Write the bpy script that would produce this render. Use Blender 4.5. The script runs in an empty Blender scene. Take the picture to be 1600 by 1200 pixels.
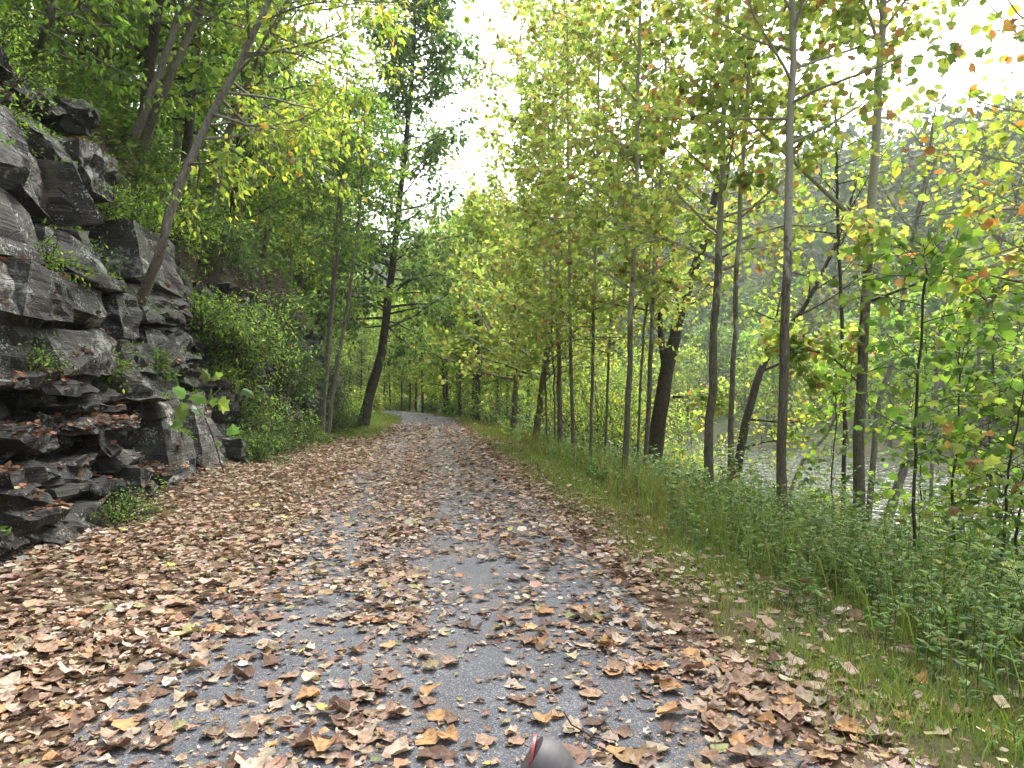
import bpy, bmesh, math, random
import numpy as np
from mathutils import Vector, Matrix, noise
random.seed(7); RNG = np.random.default_rng(11)
S = bpy.context.scene; COL = S.collection
R = math.radians

# ------------------------------------------------------------------ camera
F, HZ, VPX = 1150.0, 620.0, 669.0
CAMZ = 1.5
YAW = math.atan((800 - VPX) / F); PITCH = math.atan((HZ - 600) / F)
cd = bpy.data.cameras.new('camera'); cam = bpy.data.objects.new('camera', cd); COL.objects.link(cam)
cd.sensor_width = 36; cd.lens = F / 1600 * 36; cd.clip_start = .05; cd.clip_end = 3000
cam.location = (0, 0, CAMZ); cam.rotation_euler = (R(90) + PITCH, 0, -YAW)
S.camera = cam

# ------------------------------------------------------------------ sky, sun, exposure
SUN_EL, SUN_AZ = R(52), R(28)            # azimuth measured from +Y towards +X
w = bpy.data.worlds.new('World'); S.world = w; w.use_nodes = True
nt = w.node_tree; nt.nodes.clear()
sky = nt.nodes.new('ShaderNodeTexSky'); sky.sky_type = 'NISHITA'; sky.sun_disc = False
sky.sun_elevation = SUN_EL; sky.sun_rotation = SUN_AZ
sky.air_density = 1.0; sky.dust_density = 4.0; sky.ozone_density = 1.0
hs = nt.nodes.new('ShaderNodeHueSaturation'); hs.inputs['Saturation'].default_value = .22
hs.inputs['Value'].default_value = 1.0
bg = nt.nodes.new('ShaderNodeBackground'); bg.inputs[1].default_value = .15
wo = nt.nodes.new('ShaderNodeOutputWorld')
nt.links.new(sky.outputs[0], hs.inputs['Color']); nt.links.new(hs.outputs[0], bg.inputs[0]); nt.links.new(bg.outputs[0], wo.inputs[0])
sl = bpy.data.lights.new('sun', 'SUN'); sun = bpy.data.objects.new('sun', sl); COL.objects.link(sun)
sl.energy = 1.5; sl.angle = R(22); sl.color = (1, .96, .9)
sd = Vector((math.sin(SUN_AZ) * math.cos(SUN_EL), math.cos(SUN_AZ) * math.cos(SUN_EL), math.sin(SUN_EL)))
sun.rotation_euler = sd.to_track_quat('Z', 'Y').to_euler()
S.view_settings.view_transform = 'Standard'; S.view_settings.look = 'None'
S.view_settings.gamma = 1; S.view_settings.use_curve_mapping = False
S.view_settings.exposure = 2.1
S.cycles.max_bounces = 8; S.cycles.diffuse_bounces = 4; S.cycles.glossy_bounces = 3
S.cycles.transmission_bounces = 6; S.cycles.volume_bounces = 1
S.cycles.caustics_reflective = False; S.cycles.caustics_refractive = False

# ------------------------------------------------------------------ pixel helpers (photo pixels, 1600x1200)
_f = np.array([math.sin(YAW) * math.cos(PITCH), math.cos(YAW) * math.cos(PITCH), math.sin(PITCH)])
_r = np.array([math.cos(YAW), -math.sin(YAW), 0.]); _u = np.cross(_r, _f)
def ray(px, py): return _f + (px - 800) / F * _r + (600 - py) / F * _u
def at(px, py, Y):                       # the point on that pixel's ray that lies Y metres up the path
    d = ray(px, py); return np.array([0, 0, CAMZ]) + d * (Y / d[1])
def at_x(px, py, X):
    d = ray(px, py); return np.array([0, 0, CAMZ]) + d * (X / d[0])

# ------------------------------------------------------------------ the lie of the land
def xc(y):                               # centre line of the path
    y = np.asarray(y, float)
    q = np.where(y < 45, 0, np.where(y < 140, -.0043 * (y - 45) ** 2, -.0043 * 95 ** 2 - .817 * (y - 140)))
    return q
_PU = np.array([-400, -110, -60, -6.5, -5.8, -5.3, -4.6, -3.7, -1.8, 1.7, 2.6, 4, 5, 7, 9, 11, 12.5, 15, 31, 33, 34.5, 39, 50, 230, 300, 700])
_PZ = np.array([40, 75, 50, 6.7, 5.0, .6, .25, .03, 0, 0, -.07, -.28, -.55, -1.1, -1.75, -2.5, -3.3, -4.2, -4.2, -3.4, -2.9, -2.3, .4, 68, 60, 20])
def fbm(x, y, seed=0):                   # cheap numpy value noise, -1..1
    r = np.zeros(np.broadcast(x, y).shape); a = 1.
    for k in range(4):
        f = 2 ** k; ph = seed * 17.3 + k * 5.1
        r += a * (np.sin(x * f * .73 + 1.7 * np.sin(y * f * .61 + ph) + ph) * np.cos(y * f * .83 + 1.3 * np.sin(x * f * .47 - ph) + 2.1 * ph)); a *= .55
    return r / 1.7
def zt(u, y):
    u = np.asarray(u, float); y = np.asarray(y, float)
    z = np.interp(u, _PU, _PZ)
    amp = np.interp(u, [-60, -8, -4, -1.9, 1.8, 3, 10, 12, 34, 60, 150], [2.5, .45, .04, 0, 0, .05, .15, .05, .1, 1.5, 7])
    z = z + amp * fbm(u * .25, y * .25, 1) + np.where(u > 60, 6 * fbm(u * .012, y * .014, 3), 0)
    # slope above the cliff begins lower once the cliff fades out beyond the bend
    fade = np.clip((y - 36) / 12, 0, 1)
    z = np.where(u < -3, z * (1 - .45 * fade), z)
    return z
def gpos(u, y): 
    return np.stack([np.asarray(u, float) + xc(y), np.asarray(y, float) + 0 * np.asarray(u, float), zt(u, y)], -1)
def gz(x, y): return float(zt(x - float(xc(y)), y))

# ------------------------------------------------------------------ mesh helpers
def mk(name, parts, mat, parent=None, smooth=False):
    """parts: list of (V (n,3), F (m,k), C (n,3) or None) joined into one mesh"""
    me = bpy.data.meshes.new(name)
    fill_mesh(me, parts, smooth)
    me.materials.append(mat)
    o = bpy.data.objects.new(name, me); COL.objects.link(o)
    if parent is not None: o.parent = parent
    return o
def fill_mesh(me, parts, smooth=False):
    Vs, Ls, Zs, Cs = [], [], [], []; off = 0
    for p in parts:
        V, Fc = p[0], p[1]; C = p[2] if len(p) > 2 and p[2] is not None else np.ones((len(V), 3))
        if len(V) == 0: continue
        Vs.append(V); Ls.append((Fc + off).ravel()); Zs.append(np.full(len(Fc), Fc.shape[1])); Cs.append(C); off += len(V)
    V = np.concatenate(Vs).astype(np.float32); L = np.concatenate(Ls).astype(np.int32); Z = np.concatenate(Zs).astype(np.int32)
    me.vertices.add(len(V)); me.vertices.foreach_set('co', V.ravel())
    me.loops.add(len(L)); me.loops.foreach_set('vertex_index', L)
    st = np.zeros(len(Z), np.int32); st[1:] = np.cumsum(Z)[:-1]
    me.polygons.add(len(Z)); me.polygons.foreach_set('loop_start', st); me.polygons.foreach_set('loop_total', Z)
    me.polygons.foreach_set('use_smooth', np.full(len(Z), smooth))
    C4 = np.ones((len(V), 4), np.float32); C4[:, :3] = np.concatenate(Cs)
    a = me.attributes.new('Col', 'FLOAT_COLOR', 'POINT'); a.data.foreach_set('color', C4.ravel())
    me.update(calc_edges=True)
def empty(name, loc=(0, 0, 0)):
    o = bpy.data.objects.new(name, None); COL.objects.link(o); o.location = loc; o.empty_display_size = .2
    return o
def tag(o, label=None, cat=None, group=None, kind=None):
    if label: o['label'] = label
    if cat: o['category'] = cat
    if group: o['group'] = group
    if kind: o['kind'] = kind
    return o
def unit(v): return v / np.maximum(np.linalg.norm(v, axis=-1, keepdims=True), 1e-9)
def tubes(P, Rd, sides=6, lump=0.):
    """P (n,m,3) centre lines, Rd (n,m) radii -> verts, quads"""
    n, m, _ = P.shape
    T = np.gradient(P, axis=1); T = unit(T)
    ref = np.where(np.abs(T[..., 2:3]) > .9, np.array([1., 0, 0]), np.array([0, 0, 1.]))
    ref = np.where((np.abs(T[:, :1, 2:3]) > .8), np.array([1., .1, 0]), np.array([.1, 0, 1.])) + 0 * ref
    A = unit(np.cross(T, ref)); B = np.cross(T, A)
    th = np.linspace(0, 2 * np.pi, sides, endpoint=False)
    rr = Rd[..., None] * (1 + lump * RNG.normal(size=(n, m, sides)))
    V = P[:, :, None] + rr[..., None] * (np.cos(th)[:, None] * A[:, :, None] + np.sin(th)[:, None] * B[:, :, None])
    idx = np.arange(n * m * sides).reshape(n, m, sides)
    a = idx[:, :-1]; b = idx[:, 1:]
    Q = np.stack([a, np.roll(a, -1, 2), np.roll(b, -1, 2), b], -1).reshape(-1, 4)
    return V.reshape(-1, 3), Q
def spline(pts, n):
    pts = np.array(pts, float); k = len(pts)
    p = np.vstack([2 * pts[0] - pts[1], pts, 2 * pts[-1] - pts[-2]])
    t = np.linspace(0, k - 1 - 1e-6, n); i = t.astype(int); f = (t - i)[:, None]
    p0, p1, p2, p3 = p[i], p[i + 1], p[i + 2], p[i + 3]
    return .5 * (2 * p1 + (p2 - p0) * f + (2 * p0 - 5 * p1 + 4 * p2 - p3) * f ** 2 + (3 * p1 - p0 - 3 * p2 + p3) * f ** 3)

# ---- leaf outlines: base at origin, tip along +Y, unit length, normal +Z
def fan(outline, cz=.06, curl=0.):
    o = np.array(outline, float); c = np.array([[0, .45]])
    V2 = np.vstack([c, o]); z = np.full(len(V2), 0.)
    z[1:] = -.25 * np.abs(V2[1:, 0]) - .16 * (V2[1:, 1] - .3) ** 2 + curl * np.random.default_rng(len(o)).normal(size=len(o)) * .2; z[0] = cz
    k = len(o); Fc = np.array([[0, 1 + i, 1 + (i + 1) % k] for i in range(k)])
    return np.column_stack([V2, z]), Fc
SYC_HI = fan([(0, 0), (.3, .02), (.5, .22), (.36, .38), (.52, .62), (.25, .66), (0, 1.), (-.25, .66), (-.52, .62), (-.36, .38), (-.5, .22), (-.3, .02)])
SYC = (np.array([[0, 0, .04], [.45, .14, -.1], [.45, .6, -.1], [0, 1, -.1], [-.45, .6, -.1], [-.45, .14, -.1]], float), np.array([[0, 1, 2], [0, 2, 3], [0, 3, 4], [0, 4, 5]]))
LANCE = (np.array([[0, 0, 0], [.2, .45, -.03], [0, 1, -.12], [-.2, .45, -.03], [0, .45, .05]], float), np.array([[0, 1, 4], [1, 2, 4], [2, 3, 4], [3, 0, 4]]))
WIDE = (np.array([[0, 0, 0], [.27, .4, -.02], [0, 1, -.12], [-.27, .4, -.02], [0, .45, .04]], float), np.array([[0, 1, 4], [1, 2, 4], [2, 3, 4], [3, 0, 4]]))
OVAL = (np.array([[0, 0, 0], [.3, .4, .0], [0, 1, -.08], [-.3, .4, .0]], float), np.array([[0, 1, 2], [0, 2, 3]]))
QUAD = (np.array([[-.5, 0, 0], [.5, 0.1, 0], [.45, 1, .1], [-.5, .9, -.1]], float), np.array([[0, 1, 2], [0, 2, 3]]))
def leaves(tpl, P, tip, nrm, size, C):
    """instances of an outline, all joined"""
    T, Fc = tpl; n = len(P)
    y = unit(tip); z = unit(nrm - (nrm * y).sum(-1, keepdims=True) * y); x = np.cross(y, z)
    V = P[:, None] + size[:, None, None] * (T[None, :, 0:1] * x[:, None] + T[None, :, 1:2] * y[:, None] + T[None, :, 2:3] * z[:, None])
    k = len(T)
    FF = (Fc[None] + (np.arange(n) * k)[:, None, None]).reshape(-1, 3)
    return V.reshape(-1, 3), FF, np.repeat(C, k, 0)
def pick(pal, n, rng=None, jit=.18):
    rng = rng or RNG
    c = np.array([p[0] for p in pal]); wgt = np.array([p[1] for p in pal], float); wgt /= wgt.sum()
    C = c[rng.choice(len(c), n, p=wgt)]
    return np.clip(C * (1 + jit * rng.normal(size=(n, 1))) * (1 + .06 * rng.normal(size=(n, 3))), .005, .9)

# ------------------------------------------------------------------ materials
def mat(name):
    m = bpy.data.materials.new(name); m.use_nodes = True
    n = m.node_tree; b = n.nodes['Principled BSDF']; return m, n, b, n.nodes, n.links
def N(nodes, kind, **kw):
    nd = nodes.new('ShaderNode' + kind)
    for k, v in kw.items(): setattr(nd, k, v)
    return nd
def ramp(nodes, stops):
    r = nodes.new('ShaderNodeValToRGB'); e = r.color_ramp.elements
    while len(e) < len(stops): e.new(.5)
    for i, (p, c) in enumerate(stops): e[i].position = p; e[i].color = (*c, 1) if len(c) == 3 else c
    return r
def noise_tex(nodes, links, scale, detail=4, vec=None, rough=.6, dist=0):
    t = N(nodes, 'TexNoise'); t.inputs['Scale'].default_value = scale; t.inputs['Detail'].default_value = detail
    t.inputs['Roughness'].default_value = rough; t.inputs['Distortion'].default_value = dist
    if vec is not None: links.new(vec, t.inputs['Vector'])
    return t
def mixc(nodes, links, fac, a, b, mode='MIX'):
    m = N(nodes, 'Mix', data_type='RGBA', blend_type=mode)
    for s, v in ((0, fac), (6, a), (7, b)):
        if hasattr(v, 'is_linked') or hasattr(v, 'links'): links.new(v, m.inputs[s])
        else: m.inputs[s].default_value = v if s == 0 else (*v, 1)
    return m.outputs[2]
def bump(nodes, links, bsdf, h, strength, dist):
    b = N(nodes, 'Bump'); b.inputs['Strength'].default_value = strength; b.inputs['Distance'].default_value = dist
    links.new(h, b.inputs['Height']); links.new(b.outputs[0], bsdf.inputs['Normal']); return b

def leaf_mat(name, trans=.45, rough=.5, tint=(1.1, 1.15, .55), spec=.35, mottle=0):
    m, n, b, nd, lk = mat(name)
    a = N(nd, 'Attribute', attribute_name='Col')
    if mottle:
        g = N(nd, 'NewGeometry'); t = noise_tex(nd, lk, mottle, 5, g.outputs['Position'], .7, .6)
        r = ramp(nd, [(.28, (.42, .38, .36)), (.5, (1, 1, 1)), (.75, (1.35, 1.3, 1.2))]); lk.new(t.outputs[0], r.inputs[0])
        class A: pass
        c_ = mixc(nd, lk, 1., a.outputs[0], r.outputs[0], 'MULTIPLY'); a = A(); a.outputs = [c_]
        bump(nd, lk, b, t.outputs[0], .5, .012)
    lk.new(a.outputs[0], b.inputs['Base Color']); b.inputs['Roughness'].default_value = rough; b.inputs['Specular IOR Level'].default_value = spec
    tr = N(nd, 'BsdfTranslucent'); c = mixc(nd, lk, 1., a.outputs[0], tint, 'MULTIPLY'); lk.new(c, tr.inputs[0])
    mx = N(nd, 'MixShader'); mx.inputs[0].default_value = trans
    lk.new(b.outputs[0], mx.inputs[1]); lk.new(tr.outputs[0], mx.inputs[2]); lk.new(mx.outputs[0], nd['Material Output'].inputs[0])
    return m
M = {}
M['leaf'] = leaf_mat('leaf', .58, .55, (1.5, 1.5, .95), .25)
M['grass'] = leaf_mat('grass_blade', .35, .6)
M['litter'] = leaf_mat('dry_leaf', .15, .75, (1, .9, .7), .2, 42)
M['forest'] = leaf_mat('forest_leaf', .25, .7, spec=.1)

def bark_mat(name, lo, hi, pale=None, z0=1, z1=5):
    m, n, b, nd, lk = mat(name)
    g = N(nd, 'NewGeometry'); tc = N(nd, 'TexCoord')
    mp = N(nd, 'Mapping'); mp.inputs['Scale'].default_value = (9, 9, 2.2); lk.new(g.outputs['Position'], mp.inputs[0])
    t = noise_tex(nd, lk, 3.2, 6, mp.outputs[0], .68, .6)
    r = ramp(nd, [(.32, lo), (.62, hi)]); lk.new(t.outputs[0], r.inputs[0]); c = r.outputs[0]
    if pale:
        mp2 = N(nd, 'Mapping'); mp2.inputs['Scale'].default_value = (6, 6, 2.5); lk.new(g.outputs['Position'], mp2.inputs[0])
        t2 = noise_tex(nd, lk, 1.6, 3, mp2.outputs[0], .5, .4)
        sp = N(nd, 'SeparateXYZ'); lk.new(g.outputs['Position'], sp.inputs[0])
        mr = N(nd, 'MapRange'); mr.inputs[1].default_value = z0; mr.inputs[2].default_value = z1; mr.inputs[3].default_value = -.25; mr.inputs[4].default_value = .35
        lk.new(sp.outputs[2], mr.inputs[0])
        ad = N(nd, 'Math', operation='ADD'); lk.new(t2.outputs[0], ad.inputs[0]); lk.new(mr.outputs[0], ad.inputs[1])
        rr = ramp(nd, [(.47, (0, 0, 0)), (.56, (1, 1, 1))]); lk.new(ad.outputs[0], rr.inputs[0])
        c = mixc(nd, lk, rr.outputs[0], c, pale)
    lk.new(c, b.inputs['Base Color']); b.inputs['Roughness'].default_value = .85; b.inputs['Specular IOR Level'].default_value = .2
    bump(nd, lk, b, t.outputs[0], .9, .03)
    return m
M['bark_syc'] = bark_mat('sycamore_bark', (.05, .042, .032), (.17, .15, .115), (.34, .33, .27), 1.6, 6.0)
M['bark_grey'] = bark_mat('grey_bark', (.09, .08, .065), (.24, .22, .19))
M['bark_dark'] = bark_mat('dark_bark', (.022, .018, .014), (.085, .07, .055))

def rock_mat():
    m, n, b, nd, lk = mat('slate_rock')
    g = N(nd, 'NewGeometry'); P = g.outputs['Position']
    mp = N(nd, 'Mapping'); mp.inputs['Rotation'].default_value = (R(4), R(-6), 0); mp.inputs['Scale'].default_value = (.8, .8, 20); lk.new(P, mp.inputs[0])
    strata = noise_tex(nd, lk, 1.5, 6, mp.outputs[0], .65, .25)
    big = noise_tex(nd, lk, 1.1, 4, P, .55)
    fine = noise_tex(nd, lk, 26, 6, P, .7)
    r1 = ramp(nd, [(.3, (.006, .006, .006)), (.5, (.024, .0235, .0225)), (.72, (.07, .068, .064))]); lk.new(strata.outputs[0], r1.inputs[0])
    r2 = ramp(nd, [(.36, (.008, .0078, .0075)), (.64, (.065, .062, .058))]); lk.new(big.outputs[0], r2.inputs[0])
    c = mixc(nd, lk, .5, r1.outputs[0], r2.outputs[0])
    # rusty weathering
    rn = noise_tex(nd, lk, .9, 5, P, .6); rr = ramp(nd, [(.55, (0, 0, 0)), (.75, (.5, .5, .5))]); lk.new(rn.outputs[0], rr.inputs[0])
    c = mixc(nd, lk, rr.outputs[0], c, (.11, .08, .06))
    # moss and pale lichen
    mn = noise_tex(nd, lk, 1.7, 6, P, .7, .3); mrp = ramp(nd, [(.56, (0, 0, 0)), (.68, (.65, .65, .65))]); lk.new(mn.outputs[0], mrp.inputs[0])
    c = mixc(nd, lk, mrp.outputs[0], c, (.07, .085, .05))
    ln = noise_tex(nd, lk, 7, 8, P, .75, .4); l2 = noise_tex(nd, lk, 1.3, 2, P, .5)
    lm = N(nd, 'Math', operation='MULTIPLY'); lk.new(ln.outputs[0], lm.inputs[0]); lk.new(l2.outputs[0], lm.inputs[1])
    lr = ramp(nd, [(.31, (0, 0, 0)), (.39, (.75, .75, .75))]); lk.new(lm.outputs[0], lr.inputs[0])
    c = mixc(nd, lk, lr.outputs[0], c, (.34, .35, .32))
    mpc = N(nd, 'Mapping'); mpc.inputs['Scale'].default_value = (.9, .9, 5.5); mpc.inputs['Rotation'].default_value = (R(6), R(-8), R(15)); lk.new(P, mpc.inputs[0])
    wv = noise_tex(nd, lk, 2.2, 4, P, .6); wm = N(nd, 'VectorMath', operation='MULTIPLY_ADD'); lk.new(wv.outputs['Color'], wm.inputs[0]); wm.inputs[1].default_value = (.3, .3, .45); lk.new(mpc.outputs[0], wm.inputs[2])
    vc = N(nd, 'TexVoronoi', feature='DISTANCE_TO_EDGE'); vc.inputs['Scale'].default_value = 1.5; lk.new(wm.outputs[0], vc.inputs['Vector'])
    cr = ramp(nd, [(.0, (.1, .1, .1)), (.02, (1, 1, 1))]); lk.new(vc.outputs['Distance'], cr.inputs[0])
    c = mixc(nd, lk, .65, c, cr.outputs[0], 'MULTIPLY')
    sk = noise_tex(nd, lk, 34, 3, P, .55); sk2 = noise_tex(nd, lk, 2.4, 4, P, .6)
    sm = N(nd, 'Math', operation='MULTIPLY'); lk.new(sk.outputs[0], sm.inputs[0]); lk.new(sk2.outputs[0], sm.inputs[1])
    sr = ramp(nd, [(.335, (0, 0, 0)), (.36, (.8, .8, .8))]); lk.new(sm.outputs[0], sr.inputs[0])
    c = mixc(nd, lk, sr.outputs[0], c, (.30, .32, .29))
    # per-rock tone from the mesh
    a = N(nd, 'Attribute', attribute_name='Col'); c = mixc(nd, lk, 1., c, a.outputs[0], 'MULTIPLY')
    lk.new(c, b.inputs['Base Color']); b.inputs['Roughness'].default_value = .7; b.inputs['Specular IOR Level'].default_value = .35
    hh = mixc(nd, lk, .4, strata.outputs[0], fine.outputs[0]); hh = mixc(nd, lk, .3, hh, cr.outputs[0])
    bump(nd, lk, b, hh, 1., .11)
    return m
M['rock'] = rock_mat()

def terrain_mat():
    m, n, b, nd, lk = mat('soil')
    a = N(nd, 'Attribute', attribute_name='Col'); g = N(nd, 'NewGeometry'); P = g.outputs['Position']
    t = noise_tex(nd, lk, 9, 8, P, .7); t2 = noise_tex(nd, lk, .8, 5, P, .6)
    r = ramp(nd, [(.3, (.45, .45, .45)), (.7, (1.6, 1.55, 1.5))]); lk.new(t.outputs[0], r.inputs[0])
    r2 = ramp(nd, [(.3, (.7, .72, .7)), (.7, (1.25, 1.2, 1.1))]); lk.new(t2.outputs[0], r2.inputs[0])
    c = mixc(nd, lk, 1., a.outputs[0], r.outputs[0], 'MULTIPLY'); c = mixc(nd, lk, 1., c, r2.outputs[0], 'MULTIPLY')
    lk.new(c, b.inputs['Base Color']); b.inputs['Roughness'].default_value = .95; b.inputs['Specular IOR Level'].default_value = .1
    bump(nd, lk, b, t.outputs[0], .8, .05)
    return m
M['soil'] = terrain_mat()

def asphalt_mat():
    m, n, b, nd, lk = mat('asphalt')
    g = N(nd, 'NewGeometry'); P = g.outputs['Position']
    v = N(nd, 'TexVoronoi'); v.inputs['Scale'].default_value = 150; lk.new(P, v.inputs['Vector'])
    sp = N(nd, 'SeparateColor'); lk.new(v.outputs['Color'], sp.inputs[0])
    r = ramp(nd, [(.0, (.045, .048, .055)), (.6, (.09, .095, .108)), (.9, (.13, .134, .145)), (.975, (.22, .225, .235))]); lk.new(sp.outputs[0], r.inputs[0])
    t = noise_tex(nd, lk, 1.6, 6, P, .65); r2 = ramp(nd, [(.3, (.7, .7, .72)), (.7, (1.3, 1.27, 1.24))]); lk.new(t.outputs[0], r2.inputs[0])
    c = mixc(nd, lk, 1., r.outputs[0], r2.outputs[0], 'MULTIPLY')
    # crumbs of dry leaf and soil lying in the texture
    d = noise_tex(nd, lk, 38, 4, P, .6); d2 = noise_tex(nd, lk, 1.1, 3, P, .5)
    mm = N(nd, 'Math', operation='MULTIPLY'); lk.new(d.outputs[0], mm.inputs[0]); lk.new(d2.outputs[0], mm.inputs[1])
    r3 = ramp(nd, [(.30, (0, 0, 0)), (.36, (.75, .75, .75))]); lk.new(mm.outputs[0], r3.inputs[0])
    c = mixc(nd, lk, r3.outputs[0], c, (.17, .12, .085))
    a = N(nd, 'Attribute', attribute_name='Col')       # leaf litter trodden in, from vertex colour (1 = bare)
    lit = N(nd, 'TexVoronoi'); lit.inputs['Scale'].default_value = 9; lk.new(P, lit.inputs['Vector'])
    sl2 = N(nd, 'SeparateColor'); lk.new(lit.outputs['Color'], sl2.inputs[0]); sa = N(nd, 'SeparateColor'); lk.new(a.outputs[0], sa.inputs[0])
    gt = N(nd, 'Math', operation='GREATER_THAN'); lk.new(sl2.outputs[0], gt.inputs[0]); lk.new(sa.outputs[0], gt.inputs[1])
    rl = ramp(nd, [(0, (.12, .075, .05)), (.5, (.26, .16, .10)), (1, (.40, .28, .19))]); lk.new(sl2.outputs[1], rl.inputs[0])
    c = mixc(nd, lk, gt.outputs[0], c, rl.outputs[0])
    lk.new(c, b.inputs['Base Color']); b.inputs['Roughness'].default_value = .8; b.inputs['Specular IOR Level'].default_value = .35
    bump(nd, lk, b, v.outputs['Distance'], .6, .006)
    return m
M['asphalt'] = asphalt_mat()

def water_mat():
    m, n, b, nd, lk = mat('river_water')
    g = N(nd, 'NewGeometry')
    mp = N(nd, 'Mapping'); mp.inputs['Scale'].default_value = (1.0, .38, 1); mp.inputs['Rotation'].default_value = (0, 0, R(62)); lk.new(g.outputs['Position'], mp.inputs[0])
    t = noise_tex(nd, lk, 1.5, 4, mp.outputs[0], .55, .4)
    b.inputs['Base Color'].default_value = (.035, .042, .03, 1); b.inputs['Roughness'].default_value = .06; b.inputs['IOR'].default_value = 1.33
    b.inputs['Specular IOR Level'].default_value = .5
    bump(nd, lk, b, t.outputs[0], 1., .45)
    return m
M['water'] = water_mat()
def plain(name, c, rough=.5, metal=0, spec=.5, nz=0):
    m, n, b, nd, lk = mat(name)
    b.inputs['Roughness'].default_value = rough; b.inputs['Metallic'].default_value = metal; b.inputs['Specular IOR Level'].default_value = spec
    g = N(nd, 'TexCoord'); t = noise_tex(nd, lk, 60, 4, g.outputs['Object'], .6)
    r = ramp(nd, [(.3, tuple(x * .8 for x in c)), (.7, tuple(min(1, x * 1.15) for x in c))]); lk.new(t.outputs[0], r.inputs[0]); lk.new(r.outputs[0], b.inputs['Base Color'])
    if nz: bump(nd, lk, b, t.outputs[0], nz, .002)
    return m

# ------------------------------------------------------------------ ground sheet
def grid(us, ys, zf, cf=None):
    U, Y = np.meshgrid(us, ys, indexing='ij'); V = np.stack([U + xc(Y), Y, zf(U, Y)], -1)
    i = np.arange(U.size).reshape(U.shape)
    Q = np.stack([i[:-1, :-1], i[1:, :-1], i[1:, 1:], i[:-1, 1:]], -1).reshape(-1, 4)
    C = cf(U, Y).reshape(-1, 3) if cf else None
    return V.reshape(-1, 3), Q, C
us = np.concatenate([[-900, -500, -300, -200, -150, -110, -90, -75], np.arange(-60, -14, 3), np.arange(-14, -6.6, .6), np.arange(-6.5, -3.4, .14), np.arange(-3.3, 5, .3), np.arange(5, 16, .5), np.arange(16, 40, 1.5), np.arange(40, 120, 5), np.arange(120, 320, 10), [340, 400, 500, 700, 1000, 1500]])
ys = np.concatenate([[-700, -300, -120, -60, -40, -25, -15, -8, -4], np.arange(-2, 46, .5), np.arange(46, 140, 2.), np.arange(140, 500, 12.), [520, 600, 750, 1000, 1500]])
def lerp_cols(U, keys, cols):
    return np.stack([np.interp(U, keys, [c[k] for c in cols]) for k in range(3)], -1)
def tcol(U, Y):
    lit = (.10, .07, .05); ver = (.085, .09, .042); bank = (.055, .07, .032); sh = (.16, .14, .1); hil = (.04, .055, .028); slope = (.045, .038, .027)  # slope soil colour is darkened to paint in shade behind the cliff
    c = lerp_cols(U, [-60, -7, -4.5, -3.5, 1.9, 2.3, 4, 10, 12, 33, 35, 42, 60], [hil, slope, slope, lit, lit, ver, bank, bank, sh, sh, (.09, .1, .05), bank, hil])
    far = np.clip((Y - 25) / 12, 0, 1)[..., None] * ((U < -1.5) & (U > -4))[..., None]
    return c * (1 - far) + np.array([.07, .10, .03]) * far
tag(mk('ground', [grid(us, ys, zt, tcol)], M['soil'], smooth=True), 'leaf-strewn forest floor, grassy verge and river banks', 'ground', kind='structure')
# path: a sheet just above the ground with ragged edges
py_ = np.concatenate([np.arange(-12, 0, 1.), np.arange(0, 30, .25), np.arange(30, 140, 1.), np.arange(140, 200, 5)])
pu = np.linspace(-1, 1, 13)
U0, Y0 = np.meshgrid(pu, py_, indexing='ij')
hw = 1.55 + .10 * fbm(Y0 * 1.6, np.sign(U0) * 3 + 0 * Y0, 5)
hw = np.where(np.abs(U0) > .99, hw, 1.5)
UU = U0 * hw
camber = .022 - .012 * U0 ** 2
bare = np.clip(1.02 - .3 * np.clip((Y0 - 9) / 10, 0, 1) + .28 * np.clip((Y0 - 36) / 3, 0, 1), .4, 1.02)
i = np.arange(UU.size).reshape(UU.shape)
tag(mk('path', [(np.stack([UU + xc(Y0), Y0, camber], -1).reshape(-1, 3), np.stack([i[:-1, :-1], i[1:, :-1], i[1:, 1:], i[:-1, 1:]], -1).reshape(-1, 4), np.repeat(bare.reshape(-1, 1), 3, 1))], M['asphalt'], smooth=True), 'grey asphalt trail strewn with fallen leaves, bending left', 'path', kind='structure')
ry = np.concatenate([np.arange(-60, 140, 4.), np.arange(140, 460, 20.)])
tag(mk('river', [grid(np.linspace(10.5, 34.5, 13), ry, lambda U, Y: -3.05 + 0 * U)], M['water'], smooth=True), 'rippled grey-green river beyond the bank trees', 'river', kind='structure')

# ------------------------------------------------------------------ plants
PAL = dict(
    syc=[((.25, .33, .09), 6), ((.32, .385, .11), 6), ((.19, .28, .08), 2.5), ((.42, .41, .12), 1.6), ((.34, .20, .09), .8), ((.25, .14, .08), .7)],
    syc_far=[((.2, .31, .06), 5), ((.28, .38, .07), 5), ((.14, .24, .05), 3), ((.40, .38, .06), 1.2), ((.26, .12, .035), .4)],
    yel=[((.26, .34, .065), 6), ((.35, .39, .075), 3), ((.18, .27, .05), 5), ((.46, .40, .06), .9), ((.36, .2, .05), .25)],
    green=[((.13, .23, .045), 5), ((.19, .30, .05), 4), ((.08, .16, .035), 3), ((.27, .33, .05), 1.2)],
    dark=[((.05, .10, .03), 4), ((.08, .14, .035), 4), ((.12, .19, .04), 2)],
    blue=[((.08, .15, .05), 4), ((.12, .2, .06), 4), ((.17, .23, .06), 2), ((.05, .1, .04), 2)],
    weed=[((.13, .23, .06), 5), ((.19, .31, .075), 4), ((.07, .13, .035), 3), ((.26, .30, .08), 1.6), ((.2, .1, .05), .4)],
    orange=[((.40, .19, .05), 1), ((.28, .12, .05), 1), ((.44, .40, .08), 3), ((.27, .36, .07), 5)])

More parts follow.
